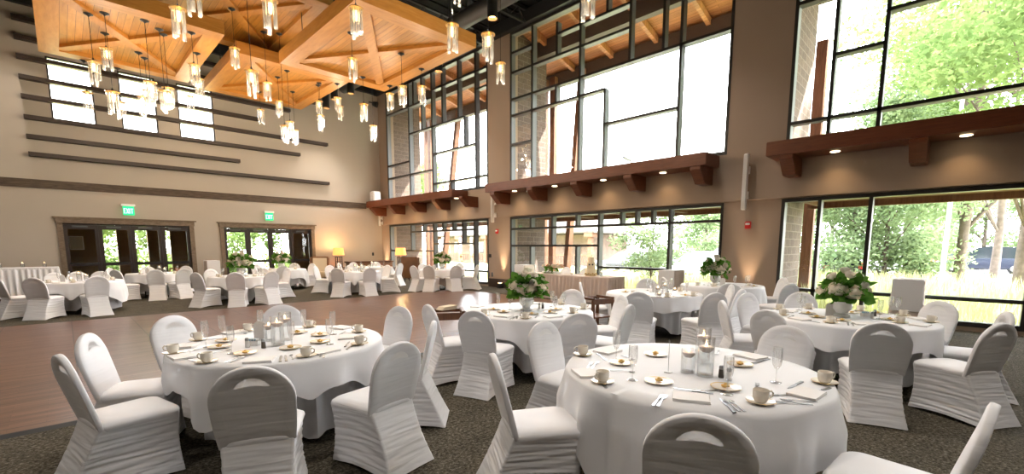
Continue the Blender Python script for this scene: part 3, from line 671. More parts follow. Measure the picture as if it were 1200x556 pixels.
for k, u, v, rz, lab in (('white', 817, 325.5, 1.2, 'white sedan parked beyond the window right of the leafy tree'), ('navy', 853, 322, 1.2, 'dark blue sport utility car parked beside the white sedan'), ('dark', 735, 318, 1.5, 'dark sedan parked beyond the low window bar behind the leafy tree'),
        ('silver', 905, 318, 1.4, 'silver car parked behind the wide brown pier'), ('silver', 962, 321, 1.5, 'silver car parked beyond the lawn window nearest the stone pier'), ('dark', 978, 328, .3, 'dark sedan parked in front of the silver one beyond the bouquet'), ('white', 1005, 319, 1.5, 'white car parked behind the thin tree trunk past the bouquet'),
        ('red', 1113, 315.5, 1.5, 'red car parked between lamp post and thick trunk'), ('navy', 1152, 320, 1.5, 'dark blue sport utility car parked left of the second thick trunk'), ('white', 1176, 316, 1.5, 'white car parked between the two rightmost thick trunks'), ('white', 770, 316, 1.5, 'white car parked behind the leafy tree trunk'), ('silver', 1045, 316, 1.5, 'silver car parked behind the dark spruce')):
    p = pz(u, v, -.13); inst(CAR[k], lab, 'car', (p.x, p.y, -.13), rz+PI/2 if False else rz, 'cars in the parking lot')
# lamp posts
for u, v, h_, lab in ((1101, 346, 7.5, 'pale thin lamp post standing in the tall grass outside the lawn window'), (735, 330, 6, 'pale lamp post near the lodge beyond the cake window'), (1052, 318, 7, 'pale forked lamp post beyond the spruce')):
    p = pz(u, v, -.15); t = thing('lamp_post', lab, 'lamp post', (p.x, p.y, -.15))
    MB().tube([(0, 0, 0), (0, 0, h_)], [.075, .05], 10).build('pole', M['white'], t, smooth=40); MB().lathe([(.13, 0), (.13, .3)], 12).build('base', M['duct'], t); MB().obox((0, 0, h_), (-.7, 0, h_+.06), .18, .1).build('lamp_head', M['duct'], t)
# trees
def leaves(n, blobs, size, seed, flat=.0):
    r = random.Random(seed); vs, fs = [], []
    tot = sum(b[3]**2 for b in blobs)
    for bx, by, bz, br in blobs:
        for _ in range(int(n*br*br/tot)):
            while True:
                d = Vector((r.gauss(0, 1), r.gauss(0, 1), r.gauss(0, 1)))
                if d.length > .01: break
            d.normalize(); q = br*(r.random()**.4)
            c = Vector((bx, by, bz))+Vector((d.x*q, d.y*q, d.z*q*.8))
            a = Vector((r.gauss(0, 1), r.gauss(0, 1), r.gauss(0, .6))).normalized(); b = a.cross(Vector((r.gauss(0, 1), r.gauss(0, 1), r.gauss(0, 1)))).normalized()
            s = size*r.uniform(.6, 1.3); i = len(vs)
            vs += [c-a*s, c-b*s*.55, c+a*s, c+b*s*.55]; fs.append((i, i+1, i+2, i+3))
    return [tuple(v) for v in vs], fs
def tree_proto(seed, h, cr, mat, n, size, trunk_r, low=.35, lean=.0):
    r = random.Random(seed); t = empty('leafy_tree'); tr = MB()
    pts = [(lean*k*k*.02+r.uniform(-.1, .1)*k*.4, r.uniform(-.1, .1)*k*.4, h*.8*k/5) for k in range(6)]; pts[0] = (0, 0, 0)
    tr.tube(pts, [trunk_r*1.25, trunk_r, trunk_r*.9, trunk_r*.7, trunk_r*.45, trunk_r*.2], 12)
    blobs = []
    for k in range(16):
        z = h*(low+(.98-low)*r.random()); ang = r.random()*6.28; w_ = cr*(1-.55*abs((z/h-(low+.25))/(1-low))); d = w_*(.25+.75*r.random())
        c = (d*cos(ang), d*sin(ang), z); blobs.append((*c, cr*r.uniform(.3, .5)))
        zb = max(h*low*.75, z-d*.7); i = min(4, int(zb/(h*.8)*5)); p0 = Vector(pts[i]); m_ = p0.lerp(Vector(c), .5)+Vector((0, 0, .15*d))
        tr.tube([p0, m_, c], [trunk_r*.38, trunk_r*.22, trunk_r*.06], 7)
    tr.build('trunk', M['bark'], t, smooth=60)
    vs, fs = leaves(n, blobs, size, seed); fast('crown', vs, fs, M[mat], t)
    return t
TA = tree_proto(3, 15, 5.0, 'leaf1', 21000, .12, .17, .32)
TB = tree_proto(8, 12, 4.6, 'leaf2', 15000, .13, .13, .13)
TC = tree_proto(21, 6.0, 2.4, 'leaf2', 5200, .11, .07, .26)
TD = tree_proto(5, 4.2, 2.1, 'leaf2', 5000, .12, .07, .08)
def spruce():
    t = empty('spruce_tree'); r = random.Random(4); MB().tube([(0, 0, 0), (0, 0, 4.3)], [.12, .02], 8).build('trunk', M['bark'], t)
    blobs = []
    for k in range(40):
        z = .4+3.6*r.random(); a = r.random()*6.28; d = (4.3-z)*.55*r.random(); blobs.append((d*cos(a), d*sin(a), z, .38))
    vs, fs = leaves(6000, blobs, .09, 9); fast('crown', vs, fs, M['leaf3'], t); return t
TE = tree_proto(31, 4.2, 2.0, 'leaf1', 9000, .10, .06, .06)
SPR = spruce()
for pr, u, v, rz, sc, lab in ((TA, 1122, 337, 0, 1, 'tall leafy tree with thick trunk just past the lamp post on the lawn'), (TA, 1164, 327, 2, 1, 'tall leafy tree with thick trunk standing second past the lamp post'), (TA, 1192, 350, 4, .95, 'tall leafy tree with the closest thick pale trunk at the edge of the lawn window'),
        (TB, 994, 331, 1, .75, 'tall pale green tree with thin trunk behind the hydrangea bouquet'), (TB, 1034, 333, 3, .7, 'tall pale green tree with thin trunk left of the spruce'), (TC, 762, 342, 0, .56, 'small bright green leafy tree beyond the window behind the candle table'),
        (TD, 826, 319, 0, 1.25, 'rounded pale shrub-like tree by the parked sedans'), (TB, 925, 309, 5, 1.0, 'tall pale tree seen through the lawn window edge'), (TB, 1085, 309, 5.2, 1.1, 'tall pale tree far behind the lamp post')):
    p = pz(u, v, -.15); o = inst(pr, lab, 'tree', (p.x, p.y, -.15), rz, 'trees outside the windows'); o.scale = (sc, sc, sc)
p = pz(1068, 333, -.15); o = inst(SPR, 'low dark spruce between the pale trunks and lamp post', 'tree', (p.x, p.y, -.15)); o.scale = (.75, .75, .55)
r = random.Random(2)
for i, (x, y, s) in enumerate(((74, -22, 1.1), (76, -8, 1), (73, 5, 1.15), (75, 18, 1), (77, 31, 1.1), (72, 44, 1.0), (64, 56, 1.1), (74, -36, 1.1), (52, 58, 1), (40, 62, 1.1), (68, -29, 1.2), (68, -15, 1.15), (69, -1.5, 1.2), (67, 11.5, 1.1), (69, 24.5, 1.15))):
    o = inst((TB, TA)[i % 2], 'leafy tree in the distant row beyond the parking lot', 'tree', (x, y, -.15), i*1.3, 'distant tree row beyond the parking lot'); o.scale = (s, s, s*.95)
for i, (x, y, lab) in enumerate(((2.6, 31.2, 'leafy tree outside behind the dark lobby doors'), (7.3, 31.0, 'bright leafy tree outside behind the green lit doors'), (10.9, 31.5, 'leafy tree outside past the end of the lobby'))):
    o = inst(TE, lab, 'tree', (x, y, -.15), i*2.0, 'trees behind the lobby')
# tall meadow grass by the windows
def grass(name, n, reg, seed, hmin, hmax):
    r = random.Random(seed); vs, fs = [], []
    for _ in range(n):
        x = r.uniform(*reg[0]); y = r.uniform(*reg[1]); h_ = r.uniform(hmin, hmax); a = r.random()*6.28; w_ = .012+.012*r.random(); lx, ly = r.uniform(-.25, .25)*h_, r.uniform(-.25, .25)*h_
        i = len(vs); vs += [(x-w_*cos(a), y-w_*sin(a), -.15), (x+w_*cos(a), y+w_*sin(a), -.15), (x+lx*.5+w_*.6*cos(a), y+ly*.5+w_*.6*sin(a), -.15+h_*.6), (x+lx, y+ly, -.15+h_)]
        fs += [(i, i+1, i+2), (i, i+2, i+3)]
    o = fast(name, vs, fs, M['grass']); return o
tag(grass('meadow_grass', 22000, ((13.2, 27), (-14, 9)), 5, .25, .85), 'tall pale meadow grass growing along the windows and lawn', 'grass', kind='stuff')
tag(grass('patio_grass', 5000, ((14.6, 22), (9, 20)), 6, .2, .7), 'tall ornamental grass beside the patio outside the cake window', 'grass', kind='stuff')

# ------------------------------------------------------------------ lounge corner
def wing_chair(label, loc, rz):
    t = thing('wing_armchair', label, 'armchair', loc, rz)
    MB().box(-.34, .34, -.28, .38, .2, .46).build('seat', M['cream'], t, bevel=.05)
    sec = [(-.30, .2), (-.24, .2), (-.40, 1.12), (-.50, 1.16)]
    MB().prism([(y-.02, z) for y, z in sec], 'x', -.36, .36).build('backrest', M['leather'], t, bevel=.02)
    MB().prism([(-.22, .46), (-.17, .46), (-.34, 1.08), (-.38, 1.08)], 'x', -.3, .3).build('back_cushion', M['cream'], t, bevel=.012)
    for s in (-1, 1):
        MB().prism([(-.34, .2), (.36, .2), (.36, .62), (.1, .64), (-.12, .72), (-.26, 1.08), (-.46, 1.13)], 'x', s*.36, s*.42).build('wing_side', M['leather'], t, bevel=.012)
        for y in (-.26, .32): MB().tube([(s*.32, y, .2), (s*.33, y*1.05, 0)], [.028, .018], 8).build('leg', M['black'], t)
p = py(375, 330, 20.9); wing_chair('brown leather wing armchair with cream lining beside the second doors', (p.x, p.y, 0), PI-.5)
wing_chair('brown and cream wing armchair turned away near the corner window', (11.3, 17.7, 0), -.9)
def table_lamp(label, x, y, zt):
    t = thing('table_lamp', label, 'lamp', (x, y, zt))
    f = MB()
    for a in (-.11, .11):
        for b in (-.11, .11): f.box(a-.015, a+.015, b-.015, b+.015, .02, .5)
    f.box(-.14, .14, -.14, .14, 0, .025).box(-.13, .13, -.13, .13, .48, .51).box(-.12, .12, -.12, .12, .26, .28); f.build('base', M['steel'], t)
    MB().tube([(0, 0, .5), (0, 0, .66)], .012, 8).build('stem', M['brass'], t)
    MB().lathe([(.27, .58), (.23, .93)], 26, caps=False).build('lamp_shade', M['shade'], t, smooth=60)
    l = bpy.data.lights.new('lamp_light', 'POINT'); l.energy = 16; l.color = (1, .62, .28); l.shadow_soft_size = .08
    b = bpy.data.objects.new('glow', l); C.objects.link(b); b.parent = t; b.location = (0, 0, 1.0)
def side_table(label, x, y, h_):
    t = thing('side_table', label, 'side table', (x, y, 0)); MB().box(-.3, .3, -.3, .3, h_-.04, h_).build('table_top', M['walnut'], t, bevel=.008)
    for a in (-.25, .25):
        for b in (-.25, .25): MB().box(a-.02, a+.02, b-.02, b+.02, 0, h_-.04).build('leg', M['walnut'], t)
p = py(397.5, 315, 21.3); side_table('small dark side table carrying the glowing lamp by the end wall', p.x, 21.3, .62); table_lamp('table lamp with glowing amber shade against the end wall', p.x, 21.3, .62)
p = px(470, 312, 11.6); side_table('small dark side table carrying the lamp by the corner window', 11.6, p.y, .62); table_lamp('table lamp with glowing amber shade before the corner window', 11.6, p.y, .62)
p = py(442, 315, 21.3); t = thing('console_table', 'long brown console standing along the end wall between the two lamps', 'console', (10.35, 20.0, 0))
MB().box(-1.15, 1.15, -.25, .25, .86, .93).build('top', M['walnut'], t, bevel=.01); MB().box(-1.1, 1.1, -.2, .2, .25, .86).build('body', M['leather'], t, bevel=.01)
for x in (-1.0, 1.0):
    for y in (-.18, .18): MB().box(x-.03, x+.03, y-.03, y+.03, 0, .25).build('leg', M['walnut'], t)
# walls' neighbours: cloth covered stands
def covered_stand(label, u, v_top, plane, val, rz, mat='beigecloth'):
    p = (px if plane == 'x' else py)(u, v_top, val); h_ = p.z; t = thing('covered_stand', label, 'covered stand', (p.x, p.y, 0), rz); rings = []
    for z, g in ((.03, 1.10), (.3, 1.07), (h_*.6, 1.02), (h_-.06, 1.0), (h_-.01, .98), (h_, .9)):
        ring = []
        for k in range(48):
            a = 2*PI*k/48; q = .27/max(abs(cos(a)), abs(sin(a))); q = min(q, .36)*g; q += .012*sin(a*9+1)*(1-z/h_)
            ring.append((q*cos(a), q*sin(a)*.85, z))
        rings.append(ring)
    MB().loft(rings).build('drape', M[mat], t, smooth=60)
    MB().prism([(.295, h_+.006), (.29, h_-.0), (.292, h_*.35), (.31, h_*.35), (.31, h_+.016), (-.31, h_+.016), (-.31, h_*.42), (-.292, h_*.42), (-.29, h_+.006)], 'y', -.22, .22).build('over_cloth', M['cloth'], t)
covered_stand('tall cloth covered stand beside the lawn window behind the hydrangea table', 1066, 328, 'x', 11.3, 0)
covered_stand('tall cloth covered stand before the window behind the candle table', 787, 317.5, 'x', 11.4, 0)
covered_stand('tall cloth covered stand by the window edge behind the cake table', 615, 311, 'x', 11.7, 0)
covered_stand('tall stand with white cloth against the end wall between the doors', 248, 306, 'y', 21.2, PI/2)
# ================================================================== BANQUET CHAIR
def lerp(a, b, t): return a+(b-a)*t
def chair_proto():
    t = empty('banquet_chair'); N = 44; L = .52
    B0 = Vector((0, -.175, .425)); U = Vector((0, -.24, .971)).normalized(); Nn = Vector((0, .971, .24)).normalized()
    line = []                                                       # outline of the rounded back, dense
    for k in range(12): line.append((lerp(-.205, .205, k/12), 0))
    for k in range(16): line.append((lerp(.205, .224, sin(k/16*PI/2)), lerp(0, .31, k/16)))
    for k in range(40): a = PI*k/40; line.append((.224*cos(a), .31+.21*sin(a)))
    for k in range(16): line.append((-lerp(.224, .205, 1-sin((1-k/16)*PI/2)), lerp(.31, 0, k/16)))
    line.append(line[0]); ds = [0]
    for i in range(1, len(line)): ds.append(ds[-1]+math.dist(line[i], line[i-1]))
    out = []; j = 0
    for i in range(N):
        s = ds[-1]*i/N
        while ds[j+1] < s: j += 1
        q = (s-ds[j])/(ds[j+1]-ds[j]); out.append((lerp(line[j][0], line[j+1][0], q), lerp(line[j][1], line[j+1][1], q)))
    hc = (0, .425)
    def hole(p, g=1.0):
        a = math.atan2(p[1]-hc[1], p[0]-hc[0]); x, y = .088*cos(a)*g, .025*sin(a)*g
        return (hc[0]+x, hc[1]+y-.35*x*x/.088)
    def P(x, b, d): return B0+U*b+Nn*(d-.28*x*x+.012)+Vector((x, 0, 0))
    rings = []
    for f, d in ((0, .006), (.0, .0145), (.3, .02), (.65, .021), (.93, .0185), (.99, .012), (1, 0), (.99, -.012), (.93, -.0175), (.65, -.018), (.3, -.016), (.0, -.0115), (0, -.006)):
        rings.append([P(lerp(hole(p)[0], p[0], f), lerp(hole(p)[1], p[1], f), d) for p in out])
    MB().loft(rings, loop=True).build('backrest', M['chairback'], t, smooth=50)
    b = MB()
    for dd in (.0148, -.0118):
        h = [P(*hole(p, 1.04), dd) for p in out]; b.add(h+[P(hc[0], hc[1], dd*.8)], [(i, (i+1) % N, N) for i in range(N)])
    b.build('handle_opening', M['sheer'], t, smooth=60)
    def rr(cx, y0, y1, hw0, hw1, z, r_=.05, n=6, dz=None):        # rounded rectangle ring, hw0 at back, hw1 at front
        pts = []
        for (sx, sy, a0) in ((1, 1, 0), (-1, 1, PI/2), (-1, -1, PI), (1, -1, 3*PI/2)):
            for k in range(n+1):
                a = a0+PI/2*k/n; hw = hw1 if sy > 0 else hw0; yy = y1 if sy > 0 else y0
                pts.append((sx*(hw-r_)+r_*cos(a), yy-sy*r_+r_*sin(a), z))
        full = []                                                   # add points along the sides
        for i in range(len(pts)):
            p, q = pts[i], pts[(i+1) % len(pts)]; full.append(p); d = math.dist(p, q)
            if i % (n+1) == n:
                for k in range(1, 8): full.append(tuple(lerp(p[c], q[c], k/8) for c in range(3)))
        return full
    MB().loft([rr(0, -.19, .245, .2, .215, .422, .05), rr(0, -.2, .264, .211, .230, .446, .07), rr(0, -.198, .262, .209, .228, .464, .075), rr(0, -.185, .242, .19, .207, .482, .08), rr(0, -.14, .18, .14, .155, .492, .07), rr(0, -.07, .1, .07, .08, .496, .05)]).build('seat', M['chair'], t, smooth=50)
    rings = []; K = 60
    for k in range(K+1):
        s = k/K; z = .44*(1-s)+.004; mid = sin(PI*s)
        y0 = -.195-.20*s**1.05; y1 = .25-.012*mid; h0 = .200+.02*s-.018*mid; h1 = .219-.018*mid+.009*s
        ring = rr(0, y0, y1, h0, h1, z, .022)
        nr = []
        for (x, y, z_) in ring:
            ang = math.atan2(y-(y0+y1)/2, x); side = max(0, 1-abs(abs(x)-h1)/.03) if abs(y-(y0+y1)/2) < .2 else 0
            cyv = (y-y0)/(y1-y0)*2-1; cxv = x/h1
            sag = (1-cyv*cyv) if abs(cxv) > .9 else (1-cxv*cxv)*(.5 if y > 0 else .25)
            ins = .026*sag*sin(PI*min(1, s*1.05)); g = (.0042*sin(z_*118+2.4*sin(x*8+y*6)+1.3*sin(z_*31+y*9))+.002*sin(z_*210+y*14+x*11))*min(1, s*5)*(1 if y > y0+.03 else .45)
            if abs(cxv) > .9: x -= math.copysign(ins-g, x)
            else: y -= math.copysign(ins*.6-g, y-(y0+y1)/2)
            z2 = z_+.03*sag*max(0, s-.75)/.25*1.0
            nr.append((x, y, z2))
        rings.append(nr)
    MB().loft(rings, True, False).build('skirt', M['chair'], t, smooth=60)
    return t
CH = chair_proto()
TZ = .755
TABLES = {}
def dirword(dx, dy):                                               # where a spot lies on its table, seen from the camera
    a = math.degrees(math.atan2(dx, -dy)) % 360                    # 0 = front (towards the camera)
    return a
NAMES8 = ['front', 'front right', 'right side', 'back right', 'back', 'back left', 'left side', 'front left']
def view_angle(c, p):                                              # angle of p about c in the viewer's frame, 0 = towards viewer, 90 = to the viewer's right
    f = Vector((c[0], c[1])).normalized(); r_ = Vector((f.y, -f.x)); d = Vector((p[0]-c[0], p[1]-c[1]))
    return math.degrees(math.atan2(d.dot(r_), -d.dot(f))) % 360
USED = {}
FINE = ['front', 'front slightly right', 'front right', 'right slightly front', 'right side', 'right slightly back', 'back right', 'back slightly right', 'back', 'back slightly left', 'back left', 'left slightly back', 'left side', 'left slightly front', 'front left', 'front slightly left']
def spot(key, c, p):                                              # a place word unique for this kind of thing on this table
    a = view_angle(c, p); w8 = NAMES8[int(((a+22.5) % 360)//45)]
    u = USED.setdefault(key, set())
    r_ = math.dist(c[:2], p[:2])
    for cand in (w8, FINE[int(((a+11.25) % 360)//22.5)], w8+' edge', w8+' nearer the middle', w8+' second one', w8+' third one', w8+' fourth one', w8+' fifth one', w8+' sixth one', w8+' seventh one'):
        if cand not in u: u.add(cand); return cand
    raise RuntimeError(key)
def chair_at(tb, P2, group, turn=0, rmin=1.36):                      # P2: ground point under the top of the backrest
    c = TABLES[tb]['c']; d = Vector((P2[0]-c[0], P2[1]-c[1])); 
    if d.length < rmin: d = d.normalized()*rmin
    p = Vector((c[0]+d.x, c[1]+d.y)); f = (-d).normalized(); a = math.atan2(f.y, f.x)+turn
    f = Vector((cos(a), sin(a))); o = p+f*.30; TABLES[tb]['seats'].append(math.atan2(o.y-c[1], o.x-c[0]))
    v = view_angle(c, p); facing = 'turned away' if v < 50 or v > 310 else ('facing camera' if 130 < v < 230 else 'side on')
    sp = spot(('chair', tb), c, p)
    inst(CH, 'white covered chair %s, %s of %s' % (facing, sp, TABLES[tb]['name']), 'chair', (o.x, o.y, .017 if (5.53 < o.y < 13.44 and o.x < 10.3) else 0), a-PI/2, group)
def on_circle(tb, u, far, r_=1.42):
    c = TABLES[tb]['c']; d = ray(u, 320); d = Vector((d.x, d.y)).normalized(); cc = Vector((c[0], c[1])); m = cc.dot(d); q = (cc-d*m).length
    if q >= r_: k = m
    else: k = m+math.sqrt(r_*r_-q*q)*(1 if far else -1)
    p = d*k
    if q >= r_: p = cc+(p-cc).normalized()*r_
    return p
R = .838
TBL = [('T1', (3.02, 1.28), 'the large front table', .35), ('T2', (1.33, 4.24), 'the candle table beside the dance floor', 1.0), ('T3', (4.36, 4.05), 'the hydrangea table before the cake', .2),
       ('T4', (7.7, 4.0), 'the candle table facing the parking lot', .55), ('T5', (6.6, .92), 'the hydrangea table before the lawn window', .1), ('T6', (10.35, 3.75), 'the hydrangea table at the brown pier', .6),
       ('G', (.22, 15.45), 'the candle table near the skirted buffet', .3), ('H', (2.15, 18.3), 'the candle table before the lobby doors', .9), ('I', (3.65, 14.85), 'the bouquet table across the dance floor', .5),
       ('J', (7.15, 14.9), 'the candle table across the dance floor', .15), ('K', (10.2, 14.0), 'the bouquet table at the far window', .7), ('I2', (5.85, 18.3), 'the bouquet table nearest the doors', .4), ('L', (9.2, 17.6), 'the candle table between the lounge lamps', .2)]
for k, c, n, ph in TBL: TABLES[k] = dict(c=c, name=n, seats=[], ph=ph)
PX = {'T1': [(575,415,0),(652,379,0),(822,487,0),(1172,475,.1),(905,385,0)],
      'T2': [(292,430,0),(65,416,0),(97,391,0),(203,370,0),(330,362,0),(437,363,0),(503,376,0),(470,401,0)],
      'T3': [(500,357,0),(555,364,0),(680,367,0),(660,341,0),(719,346,0),(740,357,0)],
      'T4': [(748,342,0),(840,343,0),(871,339,0),(834,333,0),(762,329,0),(700,331,0)],
      'T5': [(1037,378,0),(1178,379,0),(1181,365,0),(1086,353,0),(959,347,0),(899,363,0),(885,344,0),(845,352,0)],
      'T6': [(856,332,0),(928,332,0),(912,325,0),(795,325,0)]}
for tb, L in PX.items():
    for u, v, tn in L:
        p = pz(u, v, .935); chair_at(tb, (p.x, p.y), 'covered chairs at ' + TABLES[tb]['name'], tn)
FAR = {'G': [(36, 0), (113, 0), (-6, 0), (118, 1), (90, 1), (62, 1)], 'H': [(182, 0), (134, 0), (128, 1), (173, 1), (219, 1), (216, 0)],
       'I': [(228, 0), (275, 0), (319, 0), (338, 1), (246, 1), (308, 1)], 'I2': [(332, 0), (346, 1), (367, 1), (300, 1)],
       'J': [(369, 1), (386, 1), (394.5, 0), (434, 0), (455, 1), (466, 0), (411, 1)], 'L': [(397, 1), (414, 1), (441, 1), (470, 0)], 'K': [(484, 0), (495, 1), (502, 0), (535, 0), (560, 0), (539, 1)]}
for tb, L in FAR.items():
    for u, f in L:
        p = on_circle(tb, u, f); chair_at(tb, p, 'covered chairs at ' + TABLES[tb]['name'])
# ================================================================== TABLES AND CLOTHS
def drape(tb, s, cap, r0, zt, amp, nf, seed, seatdent, floor_):
    c = TABLES[tb]['c']; seats = TABLES[tb]['seats']; ph = TABLES[tb]['ph']; n = 144; rnd = random.Random(seed)
    p1, p2, p3 = rnd.random()*6, rnd.random()*6, rnd.random()*6; rings = []
    def D(a):
        b = a-ph; q = s/max(abs(cos(b)), abs(sin(b)))
        q = min(q-r0, cap); return q+.018*sin(3*a+p1)
    for rr_ in (.02, .3, .6, .8): rings.append([(r0*rr_*cos(2*PI*j/n), r0*rr_*sin(2*PI*j/n), zt) for j in range(n)])
    K = 14
    for k in range(K+1):
        t = k/K; ring = []
        for j in range(n):
            a = 2*PI*j/n; d = D(a)
            if r0 > R-.01:
                for sa in seats:
                    da = (a-sa+PI) % (2*PI)-PI; d = lerp(d, min(d, .40 if tb == 'T1' else .25), math.exp(-(da/.34)**4))
            fold = (1-2*abs(sin((nf*a+p1+.8*sin(2*a+p2))/2))**.8)*.7+sin((nf*1.7//1)*a+p3)*.3
            cor = max(0, (d-.25))/.4; fold = (fold+(1.0 if r0 > R-.01 else -1.0))*.6
            tt = t*d
            rad = r0+.012*min(1, tt/.02) + amp*fold*min(1, (tt/.22))**1.3*(.5+cor*.7) + (.05 if r0 > R-.01 else .0)*cor*t*t
            z = zt-.003-max(0, tt-.012) if tt > .012 else zt-.003*tt/.012
            if k == 0: rad = r0; z = zt
            for sa in seats:
                da = (a-sa+PI) % (2*PI)-PI
                w_ = math.exp(-(da/.36)**2); low = min(1, max(0, (zt-z-.03)/.32)); rad -= seatdent*w_*low*low*(3-2*low)
            ring.append((rad*cos(a), rad*sin(a), max(z, floor_)))
        rings.append(ring)
    return MB().loft(rings, True, False)
for i, (k, c, nm, ph) in enumerate(TBL):
    z0 = .016 if k in ('T3',) and False else 0
    t = thing('banquet_table', 'round folding table under the cloths at ' + nm, 'table', (c[0], c[1], 0), 0, 'round banquet tables')
    MB().lathe([(R-.067, .70), (R-.06, .715), (R-.06, .728), (R-.067, .735)], 48).build('table_top', M['walnut'], t, smooth=30)
    for a in range(4):
        x, y = .42*cos(a*PI/2+.4), .42*sin(a*PI/2+.4); MB().tube([(x, y, .70), (x*1.1, y*1.1, .0)], .018, 8).build('leg', M['steel'], t)
    big = k in ('T1', 'T2', 'T3', 'T4', 'T5')
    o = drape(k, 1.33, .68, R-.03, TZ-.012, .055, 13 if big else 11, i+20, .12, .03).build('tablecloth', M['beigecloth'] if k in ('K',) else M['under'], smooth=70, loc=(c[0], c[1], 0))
    tag(o, 'long lower white tablecloth of ' + nm, 'tablecloth', 'long lower tablecloths')
    o = drape(k, {'T1': 1.38, 'T2': 1.25}.get(k, 1.17), {'T1': .68, 'T2': .6}.get(k, .56), R, TZ, .08, 10, i+50, .03, .1).build('table_overlay', M['cloth'], smooth=70, loc=(c[0], c[1], 0))
    tag(o, 'square white overlay cloth spread on ' + nm, 'tablecloth', 'square overlay cloths')

# ================================================================== TABLEWARE (origins on the table top)
def cup_proto():
    t = empty('coffee_cup'); MB().lathe([(.024, 0), (.028, .002), (.034, .012), (.040, .035), (.041, .066), (.0395, .068), (.037, .064), (.035, .03), (.026, .010), (.001, .008)], 24).build('bowl', M['china'], t, smooth=50)
    MB().tube([(.038, 0, .056), (.056, 0, .06), (.066, 0, .048), (.062, 0, .03), (.046, 0, .02), (.037, 0, .022)], [.005, .0055, .0055, .0055, .005, .004], 8).build('handle', M['china'], t, smooth=60); return t
def saucer_proto():
    t = empty('saucer'); MB().lathe([(.001, 0), (.038, 0), (.046, .006), (.072, .014), (.0725, .016), (.045, .009), (.03, .0075), (.001, .0075)], 28).build('dish', M['china'], t, smooth=50)
    MB().lathe([(.0722, .0135), (.0735, .015), (.0722, .0165), (.071, .015)], 28, caps=False).build('gold_rim', M['gold'], t, smooth=60); return t
def plate_proto():
    t = empty('bread_plate'); MB().lathe([(.001, 0), (.045, 0), (.05, .004), (.083, .013), (.0835, .0145), (.05, .0075), (.001, .006)], 30).build('dish', M['plate'], t, smooth=50)
    MB().lathe([(.056, .0078), (.0825, .0146), (.0848, .0149), (.083, .0118)], 30, caps=False).build('gold_rim', M['gold'], t, smooth=60); return t
def roll_proto():
    r = random.Random(1); b = MB(); b.ball((0, 0, .012), .019, 10, 6, .62)
    for k in range(6): a = k*1.05; b.ball((.015*cos(a), .015*sin(a), .012), .011, 8, 5, .7)
    b.ball((0, 0, .02), .012, 8, 5, .7); return b.build('butter_pastry', M['roll'], smooth=60)
def flute_proto():
    t = empty('champagne_flute'); MB().lathe([(.0335, 0), (.033, .003), (.012, .006), (.0045, .012), (.004, .07), (.005, .082)], 20).build('stem_and_foot', M['crystal'], t, smooth=50)
    MB().lathe([(.003, .082), (.012, .09), (.024, .115), (.0285, .15), (.0275, .2), (.026, .225), (.0252, .225), (.0265, .2), (.0275, .15), (.023, .116), (.011, .093), (.001, .088)], 20, caps=False).build('bowl', M['crystal'], t, smooth=50); return t
def napkin_proto():
    t = empty('folded_napkin')
    def slab(z0, z1, sx, sy, off):
        rings = []
        for z, g in ((z0, .985), ((z0+z1)/2, 1.0), (z1, .975)):
            ring = []
            for k in range(40):
                a = 2*PI*k/40; m_ = max(abs(cos(a)), abs(sin(a))); x, y = cos(a)/m_*sx*g, sin(a)/m_*sy*g; ring.append((x+off, y, z+.0015*sin(x*30)+.001*sin(y*50)))
            rings.append(ring)
        return MB().loft(rings)
    slab(.001, .0075, .098, .076, 0).build('lower_fold', M['napkin'], t, smooth=40); slab(.0083, .0155, .097, .0745, -.002).build('upper_fold', M['napkin'], t, smooth=40); return t
def ribbon(b, pts, th=.0022):                                       # flat bar along y: (y, half width, z)
    rings = [[(-w_, y, z), (w_, y, z), (w_, y, z+th), (-w_, y, z+th)] for y, w_, z in pts]; b.loft(rings)
def fork_proto():
    t = empty('fork'); b = MB(); ribbon(b, [(-.09, .008, .0005), (-.07, .0085, .001), (-.02, .0045, .004), (.02, .003, .007), (.035, .006, .006), (.048, .0115, .004), (.055, .0115, .0035)]); b.build('handle', M['silver'], t, smooth=40)
    b = MB()
    for x in (-.0095, -.0032, .0032, .0095): b.obox((x, .055, .0045), (x, .1, .008), .0034, .002)
    b.build('tines', M['silver'], t); return t
def knife_proto():
    t = empty('knife'); b = MB(); ribbon(b, [(-.11, .008, .0005), (-.1, .0095, .0005), (-.02, .0065, .0015)], .005); b.build('handle', M['silver'], t, smooth=40)
    b = MB(); ribbon(b, [(-.02, .0055, .002), (.0, .0095, .001), (.08, .0095, .001), (.11, .003, .001)], .0018); b.build('blade', M['silver'], t, smooth=40); return t
def spoon_proto():
    t = empty('teaspoon'); b = MB(); ribbon(b, [(-.08, .0065, .0005), (-.06, .007, .001), (0, .003, .005), (.035, .0025, .006), (.045, .004, .005)]); b.build('handle', M['silver'], t, smooth=40)
    b = MB(); rings = []
    for g, z in ((1, .0065), (.8, .003), (.45, .0008), (.05, .0002)): rings.append([(.0145*g*cos(2*PI*k/18), .065+.023*g*sin(2*PI*k/18), z) for k in range(18)])
    b.loft(rings, False, True); b.build('bowl', M['silver'], t, smooth=60); return t
